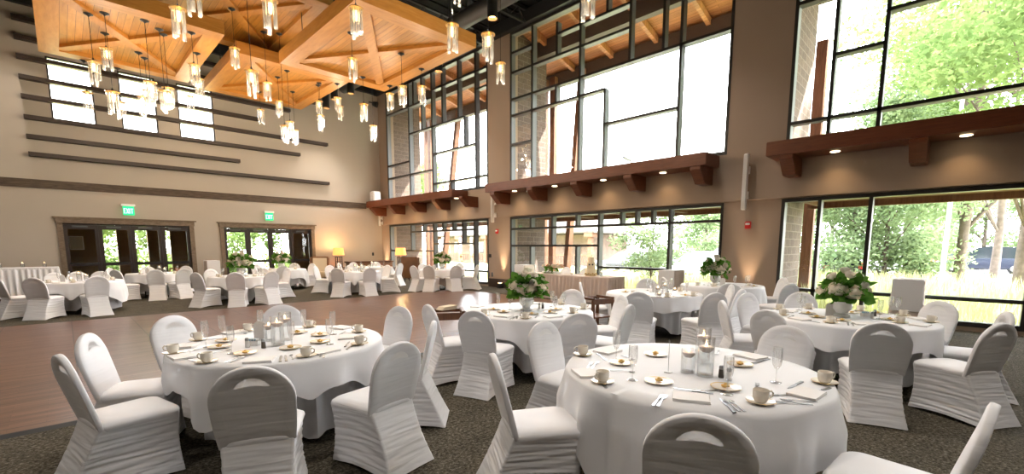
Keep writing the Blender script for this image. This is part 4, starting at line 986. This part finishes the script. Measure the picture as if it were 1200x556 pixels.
def candle_proto(h_, r_, lit=.72):
    t = empty('floating_candle_vase')
    MB().lathe([(r_, 0), (r_, h_), (r_*.93, h_), (r_*.93, .012), (.001, .012)], 28).build('glass_vase', M['vessel'], t, smooth=40)
    MB().lathe([(r_*.92, .013), (r_*.92, h_*lit)], 28).build('water', M['water'], t, smooth=40)
    o = MB().lathe([(r_*.5, h_*lit-.022), (r_*.84, h_*lit-.004), (r_*.88, h_*lit+.012), (r_*.75, h_*lit+.016), (.001, h_*lit+.014)], 24).build('floating_candle', M['wax'], t, smooth=50)
    MB().lathe([(.001, h_*lit+.016), (.006, h_*lit+.024), (.006, h_*lit+.029), (.003, h_*lit+.036), (.0005, h_*lit+.043)], 10).build('flame', M['flame'], o, smooth=60)
    return t
def shaker_proto(nm, mat):
    t = empty(nm); MB().lathe([(.017, 0), (.018, .004), (.016, .05), (.015, .056)], 16).build('glass_body', M[mat], t, smooth=40)
    MB().lathe([(.016, .056), (.0165, .07), (.012, .08), (.001, .083)], 16).build('cap', M['silver'], t, smooth=50); return t
def caddy_proto():
    t = empty('sugar_caddy'); b = MB().box(-.045, .045, -.03, .03, 0, .006)
    b.box(-.045, -.041, -.03, .03, .006, .042).box(.041, .045, -.03, .03, .006, .042).box(-.041, .041, -.03, -.026, .006, .042).box(-.041, .041, .026, .03, .006, .042); b.build('dish', M['urn'], t, bevel=.002)
    for i in range(6): MB().obox((-.03+i*.011, 0, .008), (-.03+i*.011+.004, 0, .058), .045, .006, (1, 0, 0)).build('sugar_packet', M[('packetblue', 'packetwhite')[i % 2]], t)
    return t
M['packetblue'] = plain('pale blue packet', (.28, .50, .62), .6); M['packetwhite'] = plain('white packet', (.8, .8, .78), .6); M['pepper'] = plain('pepper', (.10, .085, .07), .5); M['salt'] = plain('salt', (.72, .70, .68), .4)
def card_stand_proto():
    t = empty('card_holder'); MB().box(-.022, .022, -.022, .022, 0, .006).build('base', M['white'], t, bevel=.002); MB().tube([(0, 0, .006), (0, 0, .20)], .0016, 6).build('wire', M['silver'], t)
    MB().tube([(0, 0, .2), (.008, 0, .212), (0, 0, .224), (-.008, 0, .212), (0, 0, .203)], .0012, 6).build('clip', M['silver'], t); return t
def tent_card_proto():
    t = empty('table_card'); b = MB(); pts = [(-.062, 0), (.062, 0), (.062, .12)] + [(.062*cos(a*PI/10), .12+.05*sin(a*PI/10)) for a in range(1, 10)] + [(-.062, .12)]
    b.prism(pts, 'y', -.004, .0); b.build('front_leaf', M['napkin'], t); MB().prism([(0, .001), (.045, .0), (.0, .12)], 'x', -.02, .02).build('strut', M['white'], t); return t
PR_ = dict(cup=cup_proto(), saucer=saucer_proto(), plate=plate_proto(), roll=roll_proto(), flute=flute_proto(), napkin=napkin_proto(), fork=fork_proto(), knife=knife_proto(), spoon=spoon_proto(),
           candle=candle_proto(.255, .052), candlelow=candle_proto(.16, .047, .8), votive=candle_proto(.085, .04, .6), salt=shaker_proto('salt_shaker', 'salt'), pepper=shaker_proto('pepper_shaker', 'pepper'), caddy=caddy_proto(), stand=card_stand_proto(), card=tent_card_proto())
KIND = dict(cup=('cream coffee cup', 'cup'), saucer=('gold rimmed saucer', 'saucer'), plate=('gold rimmed bread plate', 'plate'), roll=('golden butter pastry', 'pastry'), flute=('empty champagne flute', 'glass'), napkin=('folded white napkin', 'napkin'),
            fork=('silver fork', 'fork'), knife=('silver knife', 'knife'), spoon=('silver teaspoon', 'spoon'), candle=('tall floating candle vase', 'candle'), candlelow=('shorter floating candle vase', 'candle'), votive=('small glass votive candle', 'candle'),
            salt=('pale salt shaker', 'shaker'), pepper=('dark pepper shaker', 'shaker'), caddy=('white caddy of sugar packets', 'sugar caddy'), stand=('thin wire card holder', 'card holder'), card=('white round topped card', 'card'))
GNAME = dict(cup='cups', saucer='saucers', plate='bread plates', roll='butter pastries', flute='champagne flutes', napkin='folded napkins', fork='forks', knife='knives', spoon='teaspoons')
def put(kind, tb, x, y, rz=0, dz=0):
    c = TABLES[tb]['c']; nm, cat = KIND[kind]; d = Vector((x-c[0], y-c[1])); m_ = R-.05
    if d.length > m_: d = d.normalized()*m_; x, y = c[0]+d.x, c[1]+d.y
    sp = spot((kind, tb), c, (x, y)); g = GNAME.get(kind)
    return inst(PR_[kind], '%s, %s of %s' % (nm, sp, TABLES[tb]['name']), cat, (x, y, TZ+.0012+dz), rz, (g+' on '+TABLES[tb]['name']) if g else None)
def at(tb, u, v): return pz(u, v, TZ)
def cupset(tb, u, v, hz):
    p = at(tb, u, v); c = TABLES[tb]['c']; put('saucer', tb, p.x, p.y); put('cup', tb, p.x, p.y, hz, .008)
def plateset(tb, u, v):
    p = at(tb, u, v); put('plate', tb, p.x, p.y); o = put('roll', tb, p.x, p.y, random.random()*6, .0068)
def face(tb, p, off=0):
    c = TABLES[tb]['c']; return math.atan2(c[1]-p.y, c[0]-p.x)-PI/2+off       # local +y points at the table centre
RIGHT = -YAW                                                                  # world heading of the picture's right
for u, v, h_ in ((683, 417, PI+RIGHT), (706, 449, PI+RIGHT+.6), (891, 473, RIGHT), (968, 450, RIGHT+.1)): cupset('T1', u, v, h_)
for u, v in ((768, 417), (728, 427), (772, 449), (850, 456), (867, 429)): plateset('T1', u, v)
for u, v in ((712, 413), (687, 439), (810, 468), (945, 463), (879, 419)): p = at('T1', u, v); put('napkin', 'T1', p.x, p.y, face('T1', p))
for u, v in ((722, 423), (741, 446), (852, 463), (909, 449)): p = at('T1', u, v); put('flute', 'T1', p.x, p.y)
p = at('T1', 826, 441); put('candle', 'T1', p.x, p.y); p = at('T1', 806, 437); put('candlelow', 'T1', p.x, p.y); p = at('T1', 823, 425); put('candle', 'T1', p.x, p.y)
p = at('T1', 783, 437); put('stand', 'T1', p.x, p.y); p = at('T1', 845, 443); put('pepper', 'T1', p.x, p.y); p = at('T1', 854, 446); put('salt', 'T1', p.x, p.y)
for k, u, v, o in (('fork', 690, 430, 1.3), ('fork', 697, 429, 1.25), ('fork', 770, 471, 0), ('fork', 775.5, 471, 0), ('fork', 887, 456, -1.0), ('fork', 937, 471, 1.0), ('fork', 931, 474, 1.0), ('knife', 852, 476, 0), ('knife', 703, 449, 1.3), ('knife', 961, 459, 1.2),
        ('spoon', 857.5, 476.5, .1), ('spoon', 864, 477, .05), ('spoon', 729, 436, -.4), ('knife', 812, 459, 1.4), ('spoon', 826, 459, 1.9), ('knife', 705, 419, -.9), ('spoon', 735, 420, -.5), ('knife', 916, 464, -1.9), ('knife', 932, 452, 1.3), ('fork', 889, 425, .3), ('knife', 893, 424, .3), ('fork', 841, 414, .2)):
    p = at('T1', u, v); put(k, 'T1', p.x, p.y, face('T1', p, o))
for u, v, h_ in ((221.5, 399.5, PI+RIGHT), (196.4, 416, PI+RIGHT+.3), (242.5, 425.5, PI+RIGHT), (289, 388, RIGHT), (362.8, 384, RIGHT), (420.6, 390, PI+RIGHT), (421.4, 404.5, RIGHT), (359, 418.5, RIGHT)): cupset('T2', u, v, h_)
for u, v in ((257, 408), (288, 415.5), (265, 400.5), (348.5, 391), (375.2, 393.5), (375.2, 402), (340.5, 409)): plateset('T2', u, v)
for u, v in ((218, 406.5), (213.4, 419.5), (305, 423.5), (381, 413), (406.8, 396), (400, 385), (270, 390)): p = at('T2', u, v); put('napkin', 'T2', p.x, p.y, face('T2', p))
for u, v in ((241.7, 407.5), (261.6, 399), (271.6, 415), (306, 390), (356.6, 389.5), (386.6, 404), (390.6, 392.5), (342.4, 408.5)): p = at('T2', u, v); put('flute', 'T2', p.x, p.y)
for k, u, v in (('candle', 326, 405), ('candle', 335.5, 399), ('candlelow', 316, 400), ('card', 306, 398), ('salt', 290, 407.5), ('pepper', 309, 408.5), ('caddy', 298, 405)):
    p = at('T2', u, v); put(k, 'T2', p.x, p.y, RIGHT)
for k, u, v, o in (('fork', 221, 412, 1.0), ('fork', 226, 412, 1.0), ('fork', 274, 422, 0), ('fork', 279, 422, 0), ('knife', 329, 421, 0), ('knife', 335, 420.5, 0), ('spoon', 342, 419.5, 0), ('knife', 228, 424, 1.4), ('knife', 212, 409, 1.2), ('knife', 411, 407, -1.2), ('knife', 407, 404, -1.2), ('spoon', 376, 416, -.5), ('fork', 380, 417, -.5), ('knife', 246, 398, .5), ('fork', 369, 391, .6), ('spoon', 281, 391, .3), ('fork', 402, 391, .9), ('spoon', 258, 413, .2)):
    p = at('T2', u, v); put(k, 'T2', p.x, p.y, face('T2', p, o))
for u, v, h_ in ((567.7, 370, RIGHT), (615.9, 374, PI+RIGHT), (671, 367.5, RIGHT), (683.7, 362.5, RIGHT), (656.7, 357, RIGHT)): cupset('T3', u, v, h_)
for u, v in ((578.5, 363.5), (590, 366.5), (623.4, 369), (644, 367), (651.3, 363.5)): plateset('T3', u, v)
for u, v in ((558.7, 360), (590, 371.5), (648, 372), (631.5, 356.5)): p = at('T3', u, v); put('napkin', 'T3', p.x, p.y, face('T3', p))
for u, v in ((583.8, 363.5), (597.7, 363.5), (613.5, 367), (646.8, 360), (650.4, 368), (660.6, 361.5)): p = at('T3', u, v); put('flute', 'T3', p.x, p.y)
for k, u, v, o in (('salt', 632, 362.5, 0), ('pepper', 636, 362, 0), ('fork', 603, 373, 0), ('knife', 606, 372.5, .2), ('fork', 629, 371.5, -.4), ('knife', 664, 371, .3), ('spoon', 600, 373.5, 0)): p = at('T3', u, v); put(k, 'T3', p.x, p.y, face('T3', p, o))
for u, v, h_ in ((917, 370, RIGHT), (911, 363, RIGHT), (948, 362.5, PI+RIGHT), (973, 379, RIGHT), (1055, 379, PI+RIGHT), (1068, 370.5, RIGHT), (1090.8, 378.5, RIGHT), (1012, 363, RIGHT)): cupset('T5', u, v, h_)
for u, v in ((957, 372.5), (986.6, 376.5), (947, 368.3), (998, 367.5), (1042.6, 375.5), (1028, 368)): plateset('T5', u, v)
for u, v in ((936.8, 375), (1013.8, 381), (1078.5, 382), (1076, 374.5), (925, 366)): p = at('T5', u, v); put('napkin', 'T5', p.x, p.y, face('T5', p))
for u, v in ((939.4, 368), (979.6, 370), (1030.4, 374), (1057.5, 369.5), (1044, 368.5), (936, 364)): p = at('T5', u, v); put('flute', 'T5', p.x, p.y)
for k, u, v, o in (('card', 972.6, 371, 0), ('caddy', 1013.8, 371, 0), ('salt', 1021.6, 373.5, 0), ('pepper', 1025, 371, 0), ('fork', 994, 380.5, 0), ('fork', 999, 381, 0), ('knife', 951, 377, 1.3), ('spoon', 927, 371.5, .8), ('fork', 1020, 382.5, .2), ('knife', 1098, 378.5, 1.2)):
    p = at('T5', u, v); put(k, 'T5', p.x, p.y, (face('T5', p, o) if k not in ('card', 'caddy') else RIGHT))
for k, u, v in (('candlelow', 770.6, 347), ('candle', 778.8, 347.5), ('votive', 774, 350), ('votive', 790.7, 343), ('salt', 783, 346.5), ('card', 768, 343)): p = at('T4', u, v); put(k, 'T4', p.x, p.y, RIGHT)
for u, v, h_ in ((783.4, 349.3, RIGHT), (822, 348.3, RIGHT), (797, 341.5, RIGHT), (742, 346, RIGHT)): cupset('T4', u, v, h_)
for u, v in ((758.7, 341), (787, 339.5), (804.5, 342), (763, 343)): p = at('T4', u, v); put('flute', 'T4', p.x, p.y)
for u, v in ((803, 347), (733, 343), (758, 349.5)): plateset('T4', u, v)
for u, v in ((812, 351), (745, 349.5), (770, 351)): p = at('T4', u, v); put('napkin', 'T4', p.x, p.y, face('T4', p))
def ring_set(tb, spec):                                              # (kind, angle seen from the viewer in degrees, radius)
    c = TABLES[tb]['c']; f = Vector((c[0], c[1])).normalized(); r_ = Vector((f.y, -f.x))
    for k, a, q in spec:
        a = math.radians(a); p = Vector((c[0], c[1]))-f*q*cos(a)+r_*q*sin(a)
        if k == 'cs': put('saucer', tb, p.x, p.y); put('cup', tb, p.x, p.y, RIGHT, .008)
        elif k == 'ps': put('plate', tb, p.x, p.y); put('roll', tb, p.x, p.y, 0, .0068)
        else: put(k, tb, p.x, p.y, RIGHT)
ring_set('T6', [('cs', 310, .62), ('cs', 345, .55), ('cs', 20, .6), ('cs', 60, .62), ('flute', 300, .4), ('flute', 325, .45), ('flute', 40, .4), ('flute', 75, .5), ('flute', 100, .55), ('napkin', 355, .7), ('napkin', 45, .7), ('ps', 75, .66), ('card', 5, .25)])
ring_set('G', [('candle', 10, .06), ('candlelow', 100, .14), ('votive', 280, .14), ('card', 290, .3), ('cs', 300, .6), ('cs', 350, .62), ('cs', 40, .6), ('cs', 85, .62), ('flute', 60, .5), ('flute', 95, .5), ('flute', 310, .45), ('flute', 200, .5), ('napkin', 330, .68), ('napkin', 15, .68), ('napkin', 65, .7)])
ring_set('H', [('candle', 10, .06), ('candlelow', 100, .14), ('votive', 280, .14), ('card', 270, .3), ('cs', 310, .6), ('cs', 40, .6), ('flute', 70, .5), ('flute', 20, .5), ('flute', 320, .5), ('napkin', 350, .68)])
ring_set('I', [('cs', 270, .6), ('cs', 300, .62), ('cs', 335, .6), ('cs', 30, .6), ('cs', 75, .62), ('flute', 265, .45), ('flute', 290, .5), ('flute', 45, .45), ('flute', 70, .45), ('flute', 95, .5), ('flute', 120, .5), ('flute', 20, .4), ('napkin', 320, .7), ('napkin', 5, .7), ('napkin', 55, .7), ('card', 350, .3)])
ring_set('J', [('candle', 0, .05), ('candlelow', 110, .14), ('votive', 250, .14), ('candle', 60, .25), ('card', 300, .3), ('cs', 290, .6), ('cs', 330, .6), ('cs', 20, .62), ('cs', 70, .6), ('flute', 280, .5), ('flute', 315, .4), ('flute', 40, .45), ('flute', 80, .5), ('flute', 110, .5), ('flute', 250, .5), ('napkin', 345, .7), ('napkin', 40, .7)])
ring_set('K', [('cs', 300, .6), ('cs', 345, .6), ('cs', 40, .6), ('flute', 290, .5), ('flute', 60, .5), ('card', 280, .3), ('napkin', 15, .7)])
ring_set('I2', [('cs', 320, .6), ('cs', 50, .6), ('flute', 300, .5), ('flute', 90, .5), ('flute', 60, .5)])
ring_set('L', [('candle', 0, .06), ('candlelow', 100, .15), ('votive', 260, .15), ('cs', 330, .6), ('cs', 40, .6), ('flute', 300, .5), ('flute', 70, .5)])

# ================================================================== BOUQUETS
def petals(seed, n, r_, c, size, sz=1.0):
    rd = random.Random(seed); vs, fs = [], []
    for _ in range(n):
        d = Vector((rd.gauss(0, 1), rd.gauss(0, 1), rd.gauss(0, 1))).normalized(); d.z = abs(d.z)*1 if d.z > -.55 else d.z*.5
        p = Vector(c)+Vector((d.x, d.y, d.z*sz))*r_*rd.uniform(.88, 1.05); a = d.orthogonal().normalized(); a.rotate(Matrix.Rotation(rd.random()*6, 3, d)); b = d.cross(a); s = size*rd.uniform(.7, 1.2); i = len(vs)
        for k in range(4):                                          # four rounded petals of one floret
            e = a*cos(k*PI/2)+b*sin(k*PI/2); g = a*cos(k*PI/2+PI/2)+b*sin(k*PI/2+PI/2); i = len(vs)
            vs += [tuple(p), tuple(p+e*s*.6-g*s*.45+d*s*.12), tuple(p+e*s*1.05+d*s*.05), tuple(p+e*s*.6+g*s*.45+d*s*.12)]; fs.append((i, i+1, i+2, i+3))
    return vs, fs
def hydrangea(t, c, r_, seed, mat='petal', n=190):
    o = MB().ball(c, r_*.84, 12, 8, .85).build('hydrangea_head', M[mat], t, smooth=60)
    vs, fs = petals(seed, n, r_, c, .021 if r_ > .06 else .016, .86); fast('florets', vs, fs, M[mat], o)
def rose(t, c, r_, d, mat='rose'):
    d = Vector(d).normalized(); a = d.orthogonal().normalized(); b = d.cross(a); m_ = MB()
    for ly, (rr_, up, n) in enumerate(((1.0, .35, 6), (.8, .6, 5), (.58, .8, 4), (.34, .95, 3))):
        for k in range(n):
            t0 = 2*PI*(k/n)+ly*.6; w_ = 2*PI/n*.75; rings = []
            for s in range(4):
                q = s/3; rad = r_*rr_*(.35+.75*sin(PI/2*min(1, q*1.15)))+(.12*r_ if s == 3 else 0); h_ = r_*(-.55+q*(1.0+up*.55))
                rings.append([Vector(c)+(a*cos(t0+x*w_)+b*sin(t0+x*w_))*rad*(1-.12*abs(x))+d*(h_-.18*r_*x*x*(s == 3)) for x in (-1, -.5, 0, .5, 1)])
            m_.loft(rings, False, False, closed=False)
    m_.ball(Vector(c)-d*r_*.1, r_*.45, 10, 6); m_.build('rose', M[mat], t, smooth=70)
def greens(t, n, r_, c, seed, size):
    rd = random.Random(seed); vs, fs = [], []
    for _ in range(n):
        a = rd.random()*6.28; e = rd.uniform(-.5, 1.1); d = Vector((cos(a)*cos(e), sin(a)*cos(e), sin(e)*.75)); p = Vector(c)+d*r_*rd.uniform(.55, .95); s = size*rd.uniform(.7, 1.3)
        d2 = (d+Vector((rd.gauss(0, .35), rd.gauss(0, .35), rd.gauss(-.1, .35)))).normalized(); w_ = d2.orthogonal().normalized(); w_.rotate(Matrix.Rotation(rd.random()*6, 3, d2)); nn = d2.cross(w_); i = len(vs)
        for q, hw, dr in ((0, .04, 0), (.3, .36, .03), (.6, .38, .02), (.85, .2, -.04), (1, .01, -.12)):
            m_ = p+d2*s*q+nn*s*dr; vs += [tuple(m_-w_*s*hw+nn*s*.06), tuple(m_), tuple(m_+w_*s*hw+nn*s*.06)]
        for q in range(4): k = i+q*3; fs += [(k, k+1, k+4, k+3), (k+1, k+2, k+5, k+4)]
    fast('foliage', vs, fs, M['green'], t, True)
def bouquet(label, x, y, sc, seed, zb=None):
    t = thing('flower_arrangement', label, 'flower arrangement', (x, y, zb if zb is not None else TZ+.0012), RIGHT); rd = random.Random(seed); s = sc
    MB().lathe([(.055*s, 0), (.07*s, .004), (.072*s, .02*s), (.045*s, .035*s), (.056*s, .055*s), (.08*s, .08*s), (.086*s, .12*s), (.076*s, .14*s), (.082*s, .155*s), (.074*s, .155*s), (.06*s, .13*s)], 26).build('urn_vase', M['urn'], t, smooth=45)
    c = (0, 0, .28*s)
    MB().ball((0, 0, .2*s), .09*s, 12, 8).build('stem_cluster', M['green'], t, smooth=60)
    greens(t, 190, .185*s, (0, 0, .255*s), seed+1, .098*s)
    for i, (dx, dy, dz, q) in enumerate(((-.115, -.06, -.005, .082), (.135, -.05, -.03, .078), (0, -.13, -.03, .085), (-.02, .1, .03, .08), (-.14, .09, -.03, .062), (.12, .1, .0, .07))):
        hydrangea(t, (dx*s, dy*s, c[2]+dz*s), q*s*1.14, seed*7+i)
    for dx, dy, dz in ((-.03, -.1, .14), (.075, -.08, .125), (.01, .02, .18), (-.11, .02, .12), (.16, .04, .07), (.06, -.17, .045)):
        rose(t, (dx*s, dy*s, c[2]+dz*s), .042*s, (dx, dy-.02, dz+.02))
p = at('T3', 617, 364); bouquet('full hydrangea and rose arrangement in white urn on the table before the cake', p.x, p.y, 1.15, 3)
p = at('T5', 986, 371.5); bouquet('full hydrangea and rose arrangement in white urn before the lawn window', p.x, p.y, 1.2, 5)
p = TABLES['T6']['c']; bouquet('hydrangea and rose arrangement in white urn at the brown pier', p[0]-.1, p[1]+.1, 1.35, 7)
p = TABLES['I']['c']; bouquet('hydrangea arrangement in white urn on the table across the dance floor', p[0], p[1], 1.5, 11)
p = TABLES['I2']['c']; bouquet('smaller looking hydrangea arrangement on the table nearest the green lit doors', p[0], p[1], 1.45, 13)
p = TABLES['K']['c']; bouquet('cream flower arrangement on the bouquet table at the far window', p[0], p[1], 1.4, 17)

# ================================================================== LONG SKIRTED TABLES
def long_table(label, x0, x1, y0, y1, mat, seed, h_=.76):
    t = thing('skirted_table', label, 'table', ((x0+x1)/2, (y0+y1)/2, 0)); a, b = (x1-x0)/2, (y1-y0)/2
    per = []; stp = .02
    def side(p, q):
        L = math.dist(p, q); n = int(L/stp)
        for k in range(n): per.append((lerp(p[0], q[0], k/n), lerp(p[1], q[1], k/n), (q[1]-p[1])/L, -(q[0]-p[0])/L))
    side((-a, -b), (a, -b)); side((a, -b), (a, b)); side((a, b), (-a, b)); side((-a, b), (-a, -b)); rd = random.Random(seed); ph = rd.random()*6
    rings = []
    for z, am in ((h_-.02, .004), (h_-.1, .008), (h_*.6, .014), (h_*.3, .018), (.02, .02)):
        ring = []
        for i, (x, y, nx, ny) in enumerate(per):
            w_ = am*1.7*(sin(i*.95+ph+.5*sin(i*.13))+.25*sin(i*.41)); ring.append((x+nx*(w_+.004+am*.8), y+ny*(w_+.004+am*.8), z))
        rings.append(ring)
    MB().loft(rings, False, False).build('pleated_skirt', M[mat], t, smooth=60)
    MB().box(-a-.012, a+.012, -b-.012, b+.012, h_-.075, h_).build('top_cloth', M[mat], t, bevel=.01)
    MB().box(-a+.04, a-.04, -b+.04, b-.04, h_-.12, h_-.08).build('table_top', M['walnut'], t)
    for sx in (-1, 1):
        for sy in (-1, 1): MB().tube([(sx*(a-.1), sy*(b-.1), h_-.12), (sx*(a-.1), sy*(b-.1), 0)], .018, 8).build('leg', M['steel'], t)
    return t
long_table('long buffet table with white pleated skirt along the end wall', -4.6, -.15, 20.55, 21.35, 'cloth', 2, .95)
long_table('long table with blush pleated skirt before the cake window, bouquet on it', 10.55, 11.3, 7.9, 10.2, 'beigecloth', 4)
long_table('blush draped table carrying the tiered cake, beside the longer skirted table', 10.5, 11.25, 6.75, 7.86, 'beigecloth', 6)
# cake
def on(u, v, x): return px(u, v, x)
p = pz(692.5, 321.5, .76); t = thing('wedding_cake', 'three tier ivory cake on the blush draped table by the window', 'cake', (10.85, px(692.5, 315, 10.85).y, .7605))
MB().lathe([(.001, 0), (.19, 0), (.19, .012), (.001, .012)], 30).build('cake_board', M['gold'], t, smooth=30)
MB().lathe([(.165, .012), (.165, .185), (.158, .195), (.001, .195)], 36).build('bottom_tier', M['cake'], t, smooth=40)
MB().lathe([(.125, .195), (.125, .375), (.118, .385), (.001, .385)], 36).build('middle_tier', M['cake'], t, smooth=40)
MB().lathe([(.085, .385), (.085, .53), (.08, .54), (.001, .54)], 32).build('top_tier', M['cake'], t, smooth=40)
d = -Vector((10.85, t.location.y)).normalized(); e = Vector((-d.y, d.x))
for k in (-.045, .045):
    q = d*.118+e*k; MB().ball((q.x, q.y, .33), .026, 10, 6).build('dark_berry', M['black'], t, smooth=60)
b = MB()
for k in range(9): a = k*.35-1.4; q = d*.168*cos(a)+e*.168*sin(a); b.ball((q.x, q.y, .05+.02*(k % 2)), .024, 8, 5)
b.build('gold_flowers', M['gold'], t, smooth=60)
t = thing('flower_arrangement', 'low spray of peach and cream roses on the skirted table before the window', 'flower arrangement', (10.9, px(646, 318, 10.9).y, .7605)); greens(t, 70, .2, (0, 0, .08), 33, .1); MB().box(-.12, .12, -.3, .3, 0, .07).build('tray', M['urn'], t, bevel=.01)
rd = random.Random(9)
for k in range(18): x, y = rd.uniform(-.12, .12), rd.uniform(-.36, .36); rose(t, (x, y, .2+.05*rd.random()), .06, (x, y, .3), 'peach' if k % 2 else 'rose')
for u, lab in ((661, 'white covered chair behind the skirted table, beside the peach roses'), (684, 'white covered chair behind the blush cake table, beside the cake')):
    q = px(u, 318, 11.75); inst(CH, lab, 'chair', (11.6, q.y, 0), PI/2, 'chairs behind the cake tables')
for u, k, lab in ((705, 'candlelow', 'small glass candle vase on the blush table right of the cake'), (670, 'votive', 'small votive candle on the skirted table between roses and cake')):
    inst(PR_[k], lab, 'candle', (10.8, px(u, 322, 10.8).y, .7605))
# buffet ware
rd = random.Random(12)
for i in range(4): inst(PR_['candlelow'], '%s candle vase from left on the white skirted buffet' % ORD[i], 'candle', (-1.9+i*.48, 20.9, .9505), 0, 'candle vases on the buffet')
# ================================================================== WOODEN HIGH CHAIRS
def high_chair(label, loc, rz, mat='walnut', h_=.74):
    t = thing('high_chair', label, 'high chair', loc, rz)
    for sx in (-1, 1):
        for sy in (-1, 1): MB().obox((sx*.25, sy*.24, 0), (sx*.2, sy*.19, h_), .045, .045).build('leg', M[mat], t, bevel=.005)
        MB().box(sx*.2-.025, sx*.2+.025, -.21, .21, h_, h_+.04).build('armrest', M[mat], t, bevel=.006)
        MB().obox((sx*.23, -.22, .25), (sx*.23, .22, .25), .03, .04).build('stretcher', M[mat], t)
    MB().box(-.19, .19, -.2, .2, .44, .462).build('seat', M[mat], t, bevel=.005)
    MB().box(-.2, .2, -.21, -.18, h_-.07, h_+.02).build('backrest', M[mat], t, bevel=.005); MB().box(-.2, .2, .18, .21, h_-.02, h_+.02).build('front_rail', M[mat], t, bevel=.005)
    return t
q = on_circle('T3', 526, 0, 1.42); q = pz(524, 368, .74); high_chair('dark wooden high chair with folded menu on it beside the dance floor edge', (q.x, q.y, .017), YAW*-1+.2)
tag(MB().prism([(-.13, 0), (.09, .0), (.12, .05), (-.08, .04)], 'y', -.07, .07).build('menu_folder', M['cream'], bevel=.004, loc=(q.x, q.y, .017+.781)), 'cream folder lying on the wooden high chair beside the dance floor', 'folder')
q = pz(698, 349, .76); high_chair('dark wooden high chair standing right of the skirted table before the window', (q.x, q.y, 0), -YAW+.5)
q = Vector((2.95, 20.2, 0)); high_chair('reddish wooden high chair near the end wall before the ochre lobby doors', (q.x, q.y, 0), .3, 'redwood', .8)

# ================================================================== LIGHT
wd = bpy.data.worlds.new('sky'); SC.world = wd; wd.use_nodes = True; nt = wd.node_tree; bg = nt.nodes['Background']
tc = nt.nodes.new('ShaderNodeTexCoord'); sp_ = nt.nodes.new('ShaderNodeSeparateXYZ'); nt.links.new(tc.outputs['Generated'], sp_.inputs[0])
nt.links.new(_ramp(nt, sp_.outputs['Z'], [(.0, (1, 1, 1)), (.35, (.92, .96, 1)), (1, (.78, .88, 1))]), bg.inputs['Color']); bg.inputs['Strength'].default_value = 5.6
s = bpy.data.lights.new('sun', 'SUN'); s.energy = 10; s.angle = .02; s.color = (1, .95, .86)
o = bpy.data.objects.new('sun', s); C.objects.link(o); o.rotation_euler = Vector((.50, -.42, .76)).to_track_quat('Z', 'Y').to_euler()
SC.view_settings.view_transform = 'Standard'; SC.view_settings.look = 'None'; SC.view_settings.gamma = 1; SC.view_settings.use_curve_mapping = False; SC.view_settings.exposure = 2.1
cy = SC.cycles
cy.max_bounces = 8; cy.diffuse_bounces = 4; cy.glossy_bounces = 4; cy.transmission_bounces = 6; cy.transparent_max_bounces = 24; cy.caustics_reflective = False; cy.caustics_refractive = False
cy.sample_clamp_indirect = 6; cy.use_denoising = True
dups = {k: v for k, v in ALL_LABELS.items() if len(v) > 1}
print('LABEL DUPS', {k: len(v) for k, v in dups.items()})
print('LONG', [k for k in ALL_LABELS if not 4 <= len(k.split()) <= 16][:8])
for n in list(PROTO): pass
